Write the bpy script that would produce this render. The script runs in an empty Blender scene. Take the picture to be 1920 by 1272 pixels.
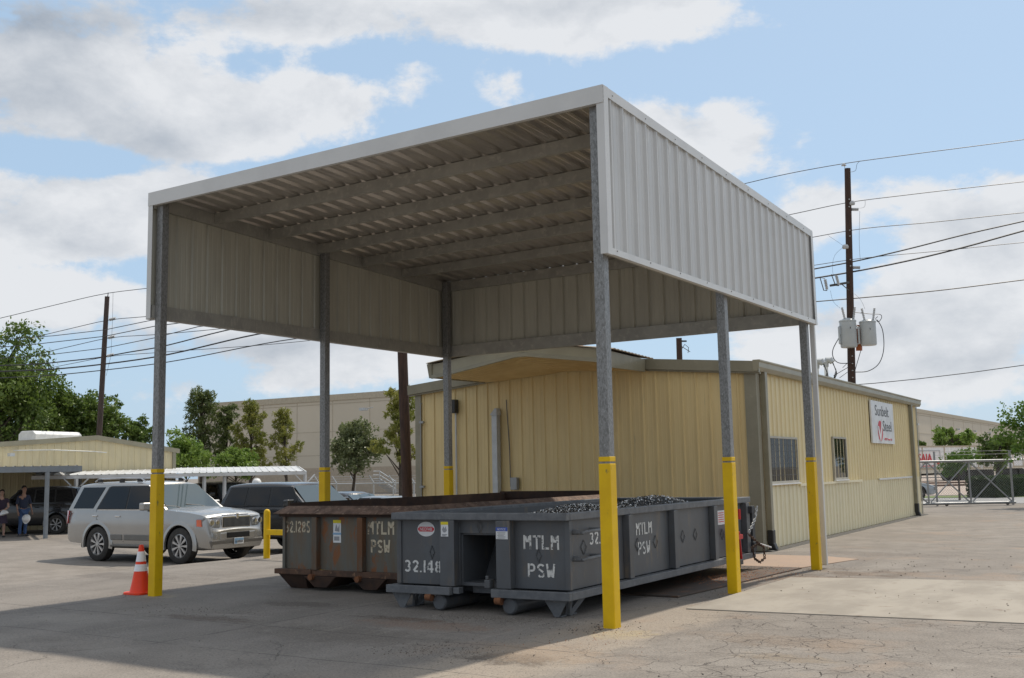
import bpy, bmesh, math, random
import numpy as np
from mathutils import Matrix, Vector
R = math.radians
scene = bpy.context.scene
C = scene.collection
random.seed(7)
rng = np.random.default_rng(7)

# ------------------------------------------------------------------ camera
YAW, PIT, ROLL, FPX = -0.5723, 0.1243, -0.0197, 1997.8
CAMP = np.array([5.5121, -10.4322, 1.681])
Fv = np.array([math.sin(YAW)*math.cos(PIT), math.cos(YAW)*math.cos(PIT), math.sin(PIT)])
Rv = np.array([math.cos(YAW), -math.sin(YAW), 0.0]); Uv = np.cross(Rv, Fv)
R2 = Rv*math.cos(ROLL)+Uv*math.sin(ROLL); U2 = -Rv*math.sin(ROLL)+Uv*math.cos(ROLL)
cam = bpy.data.objects.new('camera', bpy.data.cameras.new('camera')); C.objects.link(cam)
cam.matrix_world = Matrix(((R2[0], U2[0], -Fv[0], CAMP[0]), (R2[1], U2[1], -Fv[1], CAMP[1]), (R2[2], U2[2], -Fv[2], CAMP[2]), (0, 0, 0, 1)))
cam.data.sensor_width = 36; cam.data.sensor_fit = 'HORIZONTAL'
cam.data.lens = 36*FPX/1920
cam.data.clip_end = 6000; cam.data.clip_start = 0.1
scene.camera = cam
def ray(x, y):
    return Fv+R2*(x-960)/FPX-U2*(y-636)/FPX
def at(x, y, D): return Vector(CAMP+ray(x, y)*D)                 # point of the place seen at photo pixel x,y at depth D
def onz(x, y, z=0.0):
    d = ray(x, y); return Vector(CAMP+d*(z-CAMP[2])/d[2])
def topz(g, y):                                                  # height over point g whose image row is y
    lo, hi = -5, 80
    for _ in range(50):
        m = (lo+hi)/2; q = np.array((g[0], g[1], m))-CAMP
        if 636-FPX*(q@U2)/(q@Fv) > y: lo = m
        else: hi = m
    return m

# ------------------------------------------------------------------ sky and sun
SUNV = Vector((0.37, 3.78, 6.0)).normalized()
ELEV = math.asin(SUNV.z); AZ = math.atan2(SUNV.x, SUNV.y)
world = bpy.data.worlds.new('World'); scene.world = world; world.use_nodes = True
wn = world.node_tree; wn.nodes.clear()
def N(nt, t, **kw):
    n = nt.nodes.new(t)
    for k, v in kw.items(): setattr(n, k, v)
    return n
def math_(nt, op, a, b=None, c=None, clamp=False):
    n = nt.nodes.new('ShaderNodeMath'); n.operation = op; n.use_clamp = clamp
    for i, v in enumerate((a, b, c)):
        if v is None: continue
        if isinstance(v, (int, float)): n.inputs[i].default_value = v
        else: nt.links.new(v, n.inputs[i])
    return n.outputs[0]
def smooth_(nt, x, a, b, lo=0.0, hi=1.0):
    n = nt.nodes.new('ShaderNodeMapRange'); n.interpolation_type = 'SMOOTHSTEP'
    nt.links.new(x, n.inputs[0]); n.inputs[1].default_value = a; n.inputs[2].default_value = b
    n.inputs[3].default_value = lo; n.inputs[4].default_value = hi
    return n.outputs[0]
def mixc(nt, f, a, b, mode='MIX'):
    n = nt.nodes.new('ShaderNodeMix'); n.data_type = 'RGBA'; n.blend_type = mode
    for s, v in ((n.inputs[0], f), (n.inputs[6], a), (n.inputs[7], b)):
        if isinstance(v, (int, float)): s.default_value = v
        elif isinstance(v, (tuple, list)): s.default_value = (*v[:3], 1)
        else: nt.links.new(v, s)
    return n.outputs[2]
sky = N(wn, 'ShaderNodeTexSky', sky_type='NISHITA', sun_disc=False, sun_elevation=ELEV, sun_rotation=AZ, air_density=1.0, dust_density=1.4, ozone_density=1.2)
tc = N(wn, 'ShaderNodeTexCoord'); sep = N(wn, 'ShaderNodeSeparateXYZ'); wn.links.new(tc.outputs['Generated'], sep.inputs[0])
azn = math_(wn, 'MULTIPLY', math_(wn, 'ARCTAN2', sep.outputs[0], sep.outputs[1]), 57.2958)
eln = math_(wn, 'MULTIPLY', math_(wn, 'ARCSINE', sep.outputs[2]), 57.2958)
def azel(x, y):
    d = ray(x, y); d = d/np.linalg.norm(d); return math.degrees(math.atan2(d[0], d[1])), math.degrees(math.asin(d[2]))
def blobs(lst):
    tot = None
    for (x, y, sx, sy, w) in lst:
        a, e = azel(x, y); sx *= 0.0287; sy *= 0.0287
        u = math_(wn, 'MULTIPLY', math_(wn, 'SUBTRACT', azn, a), 1/sx); v = math_(wn, 'MULTIPLY', math_(wn, 'SUBTRACT', eln, e), 1/sy)
        q = math_(wn, 'ADD', math_(wn, 'MULTIPLY', u, u), math_(wn, 'MULTIPLY', v, v))
        g = math_(wn, 'MULTIPLY', math_(wn, 'EXPONENT', math_(wn, 'MULTIPLY', q, -1.0)), w)
        tot = g if tot is None else math_(wn, 'ADD', tot, g)
    return tot
def cnoise(scale, detail, rough, off, stretch=1.5, dist=0.0):
    mp = N(wn, 'ShaderNodeMapping'); wn.links.new(tc.outputs['Generated'], mp.inputs[0])
    mp.inputs['Location'].default_value = off; mp.inputs['Scale'].default_value = (1, 1, stretch)
    n = N(wn, 'ShaderNodeTexNoise'); wn.links.new(mp.outputs[0], n.inputs['Vector'])
    n.inputs['Scale'].default_value = scale; n.inputs['Detail'].default_value = detail; n.inputs['Roughness'].default_value = rough
    n.inputs['Distortion'].default_value = dist
    return n.outputs[0]
cover = blobs([(110, 150, 260, 150, .70), (440, 200, 180, 110, .52), (330, 290, 160, 70, .5), (630, 185, 140, 85, .58), (650, 20, 380, 60, .50),
               (1080, 30, 330, 90, .62), (1450, 60, 200, 40, .30), (120, 410, 240, 85, .75), (780, 165, 60, 50, .42), (930, 165, 75, 60, .42),
               (1420, 248, 170, 62, .72), (1230, 205, 90, 55, .5), (1330, 300, 90, 60, .4), (1800, 400, 230, 95, .72), (1500, 390, 90, 50, .4),
               (1840, 560, 260, 110, .6), (1640, 640, 250, 110, .5), (300, 620, 420, 110, .42), (700, 680, 320, 110, .45),
               (1800, 720, 250, 60, .3), (20, 560, 160, 80, .4),
               (640, 115, 110, 32, -.5), (980, 110, 110, 22, -.25), (560, 330, 160, 45, -.5), (130, 298, 230, 24, -.75), (200, 505, 260, 26, -.40), (480, 120, 60, 40, -.3), (850, 230, 60, 70, -.35), (330, 690, 200, 22, -.3), (1700, 190, 330, 110, -.35), (1250, 130, 240, 45, -.3), (760, 250, 60, 60, -.3),
               (1640, 470, 70, 60, -.3)])
n1 = cnoise(7.0, 10, .60, (3.1, .4, 1.0), 1.8, .15)
n2 = cnoise(17, 8, .62, (1.0, 7.4, .3), 1.4, .3)
n1b = cnoise(7.0, 10, .60, (3.1, .4, .955), 1.8, .15)
far = smooth_(wn, math_(wn, 'ABSOLUTE', math_(wn, 'SUBTRACT', azn, -32.0)), 34, 60, 0, .42)   # beyond the picture: half cover
zen = smooth_(wn, eln, 27, 45, 0, .30)
far = math_(wn, 'ADD', far, zen)
dens = math_(wn, 'ADD', math_(wn, 'ADD', cover, far), math_(wn, 'ADD', math_(wn, 'MULTIPLY', math_(wn, 'SUBTRACT', n1, .5), 1.9), math_(wn, 'MULTIPLY', math_(wn, 'SUBTRACT', n2, .5), .62)))
n3 = cnoise(48, 6, .62, (5.0, 2.4, .9), 1.3, .2)
dens = math_(wn, 'ADD', dens, math_(wn, 'MULTIPLY', math_(wn, 'SUBTRACT', n3, .5), .34))
alpha = smooth_(wn, dens, .26, .56)
grey = blobs([(30, 180, 210, 120, .85), (40, 20, 190, 55, .95), (420, 30, 260, 45, .4), (250, 260, 160, 60, .35), (1880, 470, 120, 45, .45), (1830, 620, 200, 45, .35), (150, 640, 260, 55, .55), (480, 705, 320, 40, .65), (200, 470, 160, 25, .35), (430, 650, 160, 25, .5), (1640, 690, 260, 30, .4), (1500, 520, 120, 25, .3),
              (640, 640, 150, 40, .35), (1640, 590, 140, 35, .25), (750, 30, 220, 35, .4), (1080, 12, 250, 25, .3)])
shade = math_(wn, 'ADD', math_(wn, 'MULTIPLY', math_(wn, 'SUBTRACT', n1b, n1), 1.9), math_(wn, 'MULTIPLY', grey, .70))
shade = math_(wn, 'ADD', shade, math_(wn, 'MULTIPLY', math_(wn, 'SUBTRACT', dens, .7), .18), clamp=True)
cloudc = mixc(wn, shade, (8.0, 8.15, 8.4), (3.7, 4.2, 4.9))
# thin haze whitens the blue towards the horizon and everywhere a little
hz = smooth_(wn, eln, 0, 30, .70, .62)
blue = mixc(wn, hz, sky.outputs[0], (5.3, 7.3, 9.5))
final = mixc(wn, math_(wn, 'MULTIPLY', alpha, .95), blue, cloudc)
back = smooth_(wn, math_(wn, 'ABSOLUTE', math_(wn, 'SUBTRACT', azn, -10.0)), 60, 130, 1.0, .80)   # the sky away from the sun is deeper
final = mixc(wn, 1.0, final, back, 'MULTIPLY')
bg = N(wn, 'ShaderNodeBackground'); wn.links.new(final, bg.inputs[0]); bg.inputs[1].default_value = 0.1
wo = N(wn, 'ShaderNodeOutputWorld'); wn.links.new(bg.outputs[0], wo.inputs[0])
sun = bpy.data.objects.new('sun', bpy.data.lights.new('sun', 'SUN')); C.objects.link(sun)
sun.data.energy = 3.5; sun.data.angle = R(1.2); sun.data.color = (1, .91, .78)
sun.rotation_euler = SUNV.to_track_quat('Z', 'Y').to_euler(); sun.location = (0, 20, 40)
scene.view_settings.view_transform = 'Standard'; scene.view_settings.look = 'None'
scene.view_settings.exposure = 0.0; scene.view_settings.gamma = 1.0
scene.render.resolution_x = 1024; scene.render.resolution_y = 678
scene.render.engine = 'CYCLES'

# ------------------------------------------------------------------ materials
MATS = {}
def mat(name, col, rough=.7, metal=0.0, col2=None, scale=4.0, amt=.5, detail=6, contrast=(.35, .65), bump=0.0, bscale=60, stretch=(1, 1, 1),
        col3=None, scale3=30, c3=(.6, .7), stretch3=(1, 1, 1), coat=0.0, spec=.5, coord='Object', emit=None):
    if name in MATS: return MATS[name]
    m = bpy.data.materials.new(name); m.use_nodes = True; nt = m.node_tree
    b = nt.nodes['Principled BSDF']; b.inputs['Roughness'].default_value = rough; b.inputs['Metallic'].default_value = metal
    b.inputs['Coat Weight'].default_value = coat; b.inputs['Coat Roughness'].default_value = .08; b.inputs['Specular IOR Level'].default_value = spec
    tcn = N(nt, 'ShaderNodeTexCoord')
    def noise(sc, st, det=detail, dist=0.0, w=None):
        mp = N(nt, 'ShaderNodeMapping'); nt.links.new(tcn.outputs[coord], mp.inputs[0]); mp.inputs['Scale'].default_value = st
        n = N(nt, 'ShaderNodeTexNoise'); nt.links.new(mp.outputs[0], n.inputs['Vector']); n.inputs['Scale'].default_value = sc
        n.inputs['Detail'].default_value = det; n.inputs['Roughness'].default_value = .62; n.inputs['Distortion'].default_value = dist
        return n.outputs[0]
    c = None
    if col2 is not None:
        f = smooth_(nt, noise(scale, stretch), contrast[0], contrast[1]); f = math_(nt, 'MULTIPLY', f, amt*2 if amt < .5 else 1)
        c = mixc(nt, f, col, col2)
    else:
        f = smooth_(nt, noise(scale, stretch), .3, .7)
        c = mixc(nt, f, tuple(v*.9 for v in col), tuple(min(v*1.08, 1) for v in col))
    if col3 is not None:
        c = mixc(nt, smooth_(nt, noise(scale3, stretch3, 8, .3), c3[0], c3[1]), c, col3)
    nt.links.new(c, b.inputs['Base Color'])
    if bump:
        bp = N(nt, 'ShaderNodeBump'); bp.inputs['Strength'].default_value = bump; bp.inputs['Distance'].default_value = .01
        nt.links.new(noise(bscale, (1, 1, 1), 5), bp.inputs['Height']); nt.links.new(bp.outputs[0], b.inputs['Normal'])
    if emit: b.inputs['Emission Color'].default_value = (*emit, 1); b.inputs['Emission Strength'].default_value = 1
    MATS[name] = m; return m
M = {}
M['white_panel'] = mat('white_panel', (.60, .60, .59), .38, 0, (.56, .56, .55), .8, .5, bump=.02, bscale=3, col3=(.52, .51, .48), scale3=2.5, c3=(.6, .8), stretch3=(6, 6, .4))
M['white_trim'] = mat('white_trim', (.66, .66, .65), .35, 0, (.61, .61, .60), 1.5, .5)
M['backer'] = mat('backer_beige', (.50, .48, .40), .42, 0, (.44, .42, .35), 1.2, .5, stretch=(3, 3, .5))
M['roof_under'] = mat('roof_underside', (.56, .53, .49), .36, .80, (.49, .46, .43), 1.5, .5, stretch=(3, 1, 1))
M['girt'] = mat('galvanized_girt', (.40, .39, .35), .45, .25, (.33, .32, .29), 3, .5, col3=(.48, .46, .41), scale3=9, c3=(.5, .7), stretch3=(1, 4, 1))
M['galv'] = mat('galvanized_post', (.26, .26, .255), .42, .3, (.165, .163, .158), 32, .5, 10, (.42, .62), .1, 90, (1.6, 1.6, .8), (.40, .41, .41), 60, (.56, .70), (1, 1, .45))
M['yellow'] = mat('yellow_sleeve', (.82, .53, .006), .45, 0, (.74, .46, .006), 2.5, .5, col3=(.33, .24, .05), scale3=11, c3=(.62, .70), stretch3=(1, 1, .5), spec=.3)
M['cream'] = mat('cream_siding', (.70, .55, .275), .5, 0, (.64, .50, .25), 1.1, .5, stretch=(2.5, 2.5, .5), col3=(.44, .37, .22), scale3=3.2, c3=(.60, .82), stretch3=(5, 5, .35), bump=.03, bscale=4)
M['cream_lit'] = mat('lit_side_siding', (.78, .66, .385), .5, 0, (.72, .60, .35), 1.1, .5, stretch=(2.5, 2.5, .5), col3=(.52, .44, .28), scale3=3.2, c3=(.62, .84), stretch3=(5, 5, .35), bump=.03, bscale=4)  # same cream paint, lightened so the side wall's brighter light sits in the colour
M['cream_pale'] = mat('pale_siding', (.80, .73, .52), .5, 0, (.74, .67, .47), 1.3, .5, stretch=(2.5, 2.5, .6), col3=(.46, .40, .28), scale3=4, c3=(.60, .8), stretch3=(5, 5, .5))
M['cream_far'] = mat('annex_siding', (.66, .57, .36), .55, 0, (.57, .50, .33), 1.0, .5, stretch=(2, 2, .6))
M['olive'] = mat('olive_trim', (.27, .25, .185), .42, 0, (.23, .215, .155), 2, .5, col3=(.33, .30, .22), scale3=5, c3=(.6, .75))
M['olive_light'] = mat('olive_gutter', (.32, .295, .21), .4, 0, (.28, .255, .18), 1.6, .5)
M['soffit'] = mat('porch_soffit', (.74, .56, .28), .6, 0, (.64, .46, .21), 1.6, .5, col3=(.25, .17, .09), scale3=2.5, c3=(.66, .8))
M['rustroof'] = mat('rusty_roof', (.22, .15, .10), .8, 0, (.30, .27, .22), 3, .5)
M['gray'] = mat('gray_enamel', (.106, .115, .127), .42, 0, (.098, .101, .107), 2.2, .5, bump=.22, bscale=4, col3=(.165, .140, .115), scale3=4.5, c3=(.54, .72), stretch3=(1.6, 1.6, .35), spec=.45)
M['gray_dusty'] = mat('gray_enamel_scuffed', (.155, .162, .172), .5, 0, (.11, .118, .13), 7, .5, col3=(.26, .25, .24), scale3=22, c3=(.6, .72))
M['dark_inside'] = mat('dark_recess', (.05, .055, .065), .6, 0, (.035, .04, .045), 3, .5)
M['rustbox'] = mat('rusty_green_gray', (.135, .135, .118), .7, 0, (.150, .115, .080), 2.6, .5, 9, (.42, .70), .25, 30, (2.5, 2.5, .5), (.23, .095, .038), 2.6, (.56, .66), (2.0, 2.0, .9))
M['rust'] = mat('heavy_rust', (.12, .066, .042), .85, 0, (.075, .045, .032), 5, .5, 9, (.4, .6), .35, 50, (1, 1, 1), (.26, .15, .09), 17, (.58, .7))
M['rib_rust'] = mat('rusted_rib', (.13, .105, .08), .8, 0, (.16, .075, .035), 3, .5, 9, (.42, .60), .3, 40, (2, 2, .5))
M['rust_rim'] = mat('rust_rim', (.20, .125, .088), .8, 0, (.10, .06, .042), 6, .5, 9, (.4, .62), .3, 40, (1, 1, 1), (.30, .21, .15), 22, (.55, .68))
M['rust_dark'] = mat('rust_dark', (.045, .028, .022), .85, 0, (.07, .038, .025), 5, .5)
M['rust_orange'] = mat('rust_orange', (.24, .10, .04), .85, 0, (.15, .06, .03), 20, .5)
M['stencil'] = mat('white_stencil', (.70, .70, .68), .7, 0, (.17, .175, .18), 22, .5, 9, (.53, .63))
M['stencil_old'] = mat('aged_stencil', (.62, .54, .40), .8, 0, (.19, .14, .095), 15, .5, 9, (.50, .62))
M['white'] = mat('white_paint', (.78, .78, .77), .45)
M['sign_white'] = mat('sign_white', (.74, .75, .76), .4)
M['black'] = mat('black_plastic', (.02, .02, .021), .5)
M['print_dark'] = mat('print_dark', (.07, .075, .085), .5)
M['print_red'] = mat('print_red', (.62, .04, .06), .5)
M['print_blue'] = mat('print_blue', (.05, .10, .42), .5)
M['print_yellow'] = mat('print_yellow', (.75, .62, .02), .5)
M['print_gray'] = mat('print_gray', (.30, .31, .33), .6)
M['lightblue'] = mat('sticker_blue', (.25, .42, .60), .5)
M['orange'] = mat('cone_orange', (.95, .062, .012), .5, 0, (.88, .055, .012), 6, .5, col3=(.5, .09, .04), scale3=20, c3=(.68, .8))
M['reflective'] = mat('reflective_white', (.88, .89, .92), .3, 0, (.82, .84, .90), 12, .5)
M['wood'] = mat('creosote_pole', (.075, .042, .030), .85, 0, (.045, .027, .022), 3, .5, 8, (.35, .65), .3, 60, (6, 6, .4))
M['wood_gray'] = mat('weathered_pole', (.085, .06, .055), .85, 0, (.05, .037, .034), 3, .5, 8, (.35, .65), .3, 60, (6, 6, .4))
M['wire'] = mat('wire_black', (.03, .032, .036), .5)
M['steel_light'] = mat('light_gray_metal', (.48, .50, .51), .4, .2)
M['steel'] = mat('gray_steel', (.30, .31, .32), .45, .5)
M['steel_dark'] = mat('dark_steel', (.10, .10, .10), .5, .4)
M['porcelain'] = mat('gray_porcelain', (.5, .51, .52), .3)
M['carport'] = mat('carport_white', (.66, .67, .68), .4, 0, (.55, .55, .54), 1.5, .5)
M['carport_gray'] = mat('carport_gray', (.22, .245, .27), .5)
M['plate'] = mat('steel_plate', (.085, .07, .06), .6, .3, (.13, .085, .06), 3, .5, 8, (.4, .65), .15, 40, col3=(.28, .13, .07), scale3=6, c3=(.6, .75))
M['warehouse'] = mat('warehouse_wall', (.62, .55, .44), .8, 0, (.58, .515, .41), .15, .5)
M['warehouse_low'] = mat('warehouse_base', (.46, .38, .29), .8)
M['warehouse_trim'] = mat('warehouse_parapet', (.48, .42, .32), .8)
M['bark'] = mat('bark', (.09, .07, .055), .9, 0, (.05, .04, .032), 8, .5, bump=.3, bscale=20)
M['skin'] = mat('skin', (.35, .20, .14), .5)
M['skin_light'] = mat('skin_light', (.46, .28, .21), .5)
M['hair'] = mat('dark_hair', (.015, .011, .009), .6)
M['denim'] = mat('denim', (.05, .10, .22), .85)
M['navy'] = mat('navy_cloth', (.025, .035, .07), .85)
M['dress'] = mat('dark_purple_cloth', (.05, .035, .06), .85)
M['rubber'] = mat('tyre_rubber', (.028, .027, .026), .8, 0, (.045, .042, .038), 8, .5)
M['alloy'] = mat('alloy', (.52, .52, .52), .3, .7)
M['chrome'] = mat('chrome', (.75, .75, .76), .12, 1.0)
M['silver'] = mat('silver_car_paint', (.42, .415, .40), .27, .62, (.395, .39, .378), 1.2, .5, coat=.5)
M['silver_low'] = mat('silver_cladding', (.17, .165, .155), .42, .2)
M['black_paint'] = mat('black_car_paint', (.018, .019, .022), .22, .1, coat=.8)
M['dark_paint'] = mat('charcoal_car_paint', (.035, .038, .045), .28, .2, coat=.8)
M['sedan_paint'] = mat('gray_car_paint', (.22, .235, .25), .3, .3, coat=.7)
M['paleblue_paint'] = mat('pale_blue_gray_paint', (.42, .46, .50), .3, .3, coat=.7)
M['under'] = mat('underbody', (.012, .012, .012), .8)
M['lamp_glass'] = mat('headlamp_glass', (.20, .21, .22), .06, .2, (.34, .35, .36), 18, .5, coat=1.0)
M['red_lamp'] = mat('red_lamp', (.45, .012, .02), .15, coat=1.0)
M['amber'] = mat('amber_lamp', (.75, .12, .02), .2, coat=1.0)
M['curb'] = mat('concrete_curb', (.38, .36, .33), .85, bump=.2, bscale=30)
M['asphalt_road'] = mat('road_asphalt', (.33, .33, .33), .9, 0, (.28, .28, .28), .6, .5)
M['lot'] = mat('pinkish_lot', (.44, .36, .30), .9, 0, (.36, .30, .26), .25, .5, stretch=(1, 5, 1))
M['grass'] = mat('grass_green', (.10, .15, .035), .9, 0, (.15, .19, .05), 3, .5)
M['red'] = mat('red_paint', (.5, .02, .02), .45)
M['tank'] = mat('transformer_gray', (.50, .53, .54), .4, 0, (.45, .48, .49), 1.5, .5)
M['orange_rust'] = mat('bracket_orange', (.38, .10, .03), .7)
def glass_mat(name, tint, rough=.03, spec=.9, dark=None):
    m = bpy.data.materials.new(name); m.use_nodes = True; nt = m.node_tree; b = nt.nodes['Principled BSDF']
    b.inputs['Base Color'].default_value = (*tint, 1); b.inputs['Roughness'].default_value = rough
    b.inputs['Specular IOR Level'].default_value = spec; b.inputs['IOR'].default_value = 1.5
    n = N(nt, 'ShaderNodeTexNoise'); n.inputs['Scale'].default_value = 2.0
    bp = N(nt, 'ShaderNodeBump'); bp.inputs['Strength'].default_value = .03; nt.links.new(n.outputs[0], bp.inputs['Height']); nt.links.new(bp.outputs[0], b.inputs['Normal'])
    return m
M['tint'] = glass_mat('tinted_glass', (.008, .009, .011), .03, .4)
M['winglass'] = glass_mat('window_glass', (.035, .034, .028), .03, .22)
M['windshield'] = glass_mat('windshield_glass', (.07, .095, .105), .03, .7)
def window_grille_glass():
    return M['winglass']
def chainlink(name, col, sc=11.0, wid=.10):
    m = bpy.data.materials.new(name); m.use_nodes = True; nt = m.node_tree; b = nt.nodes['Principled BSDF']
    b.inputs['Base Color'].default_value = (*col, 1); b.inputs['Roughness'].default_value = .5
    t = N(nt, 'ShaderNodeTexCoord'); s = N(nt, 'ShaderNodeSeparateXYZ'); nt.links.new(t.outputs['UV'], s.inputs[0])
    a = math_(nt, 'ADD', s.outputs[0], s.outputs[1]); d = math_(nt, 'SUBTRACT', s.outputs[0], s.outputs[1])
    fa = math_(nt, 'ABSOLUTE', math_(nt, 'SUBTRACT', math_(nt, 'FRACT', math_(nt, 'MULTIPLY', a, sc)), .5))
    fd = math_(nt, 'ABSOLUTE', math_(nt, 'SUBTRACT', math_(nt, 'FRACT', math_(nt, 'MULTIPLY', d, sc)), .5))
    w = math_(nt, 'LESS_THAN', math_(nt, 'MINIMUM', fa, fd), wid/2)
    tr = N(nt, 'ShaderNodeBsdfTransparent'); mx = N(nt, 'ShaderNodeMixShader')
    nt.links.new(w, mx.inputs[0]); nt.links.new(tr.outputs[0], mx.inputs[1]); nt.links.new(b.outputs[0], mx.inputs[2])
    nt.links.new(mx.outputs[0], nt.nodes['Material Output'].inputs[0])
    return m
M['chainlink'] = chainlink('chainlink_mesh', (.30, .31, .32), 10, .05)
def leafmat(name, c1, c2, c3, sc=.9, trans=.35):
    m = bpy.data.materials.new(name); m.use_nodes = True; nt = m.node_tree; nt.nodes.remove(nt.nodes['Principled BSDF'])
    t = N(nt, 'ShaderNodeTexCoord')
    def nz(s, d):
        n = N(nt, 'ShaderNodeTexNoise'); nt.links.new(t.outputs['Object'], n.inputs['Vector']); n.inputs['Scale'].default_value = s; n.inputs['Detail'].default_value = d; return n.outputs[0]
    c = mixc(nt, smooth_(nt, nz(sc, 3), .38, .62), c1, c2)
    c = mixc(nt, smooth_(nt, nz(sc*9, 2), .5, .72), c, c3)
    df = N(nt, 'ShaderNodeBsdfDiffuse'); tl = N(nt, 'ShaderNodeBsdfTranslucent'); mx = N(nt, 'ShaderNodeMixShader'); mx.inputs[0].default_value = trans
    nt.links.new(c, df.inputs[0]); nt.links.new(c, tl.inputs[0]); nt.links.new(df.outputs[0], mx.inputs[1]); nt.links.new(tl.outputs[0], mx.inputs[2])
    gl = N(nt, 'ShaderNodeBsdfGlossy'); gl.inputs['Roughness'].default_value = .45; m2 = N(nt, 'ShaderNodeMixShader'); m2.inputs[0].default_value = .04
    nt.links.new(mx.outputs[0], m2.inputs[1]); nt.links.new(gl.outputs[0], m2.inputs[2])
    nt.links.new(m2.outputs[0], nt.nodes['Material Output'].inputs[0])
    return m
M['leaf_oak'] = leafmat('oak_leaves', (.08, .135, .026), (.14, .21, .04), (.20, .28, .065), .35)
M['leaf_bright'] = leafmat('bright_leaves', (.13, .22, .035), (.20, .30, .055), (.27, .36, .09), .8)
M['leaf_yellow'] = leafmat('yellow_green_needles', (.16, .19, .03), (.26, .26, .05), (.32, .31, .08), .9)
M['leaf_pine'] = leafmat('pine_needles', (.10, .14, .04), (.16, .20, .055), (.22, .25, .08), .9)
M['leaf_olive'] = leafmat('olive_leaves', (.11, .14, .055), (.17, .20, .08), (.27, .29, .16), 1.1)
M['leaf_hedge'] = leafmat('hedge_leaves', (.025, .05, .012), (.04, .075, .018), (.06, .10, .025), 2)
M['leaf_cypress'] = leafmat('feathery_leaves', (.07, .15, .02), (.12, .21, .03), (.17, .27, .05), 1.1)

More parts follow.
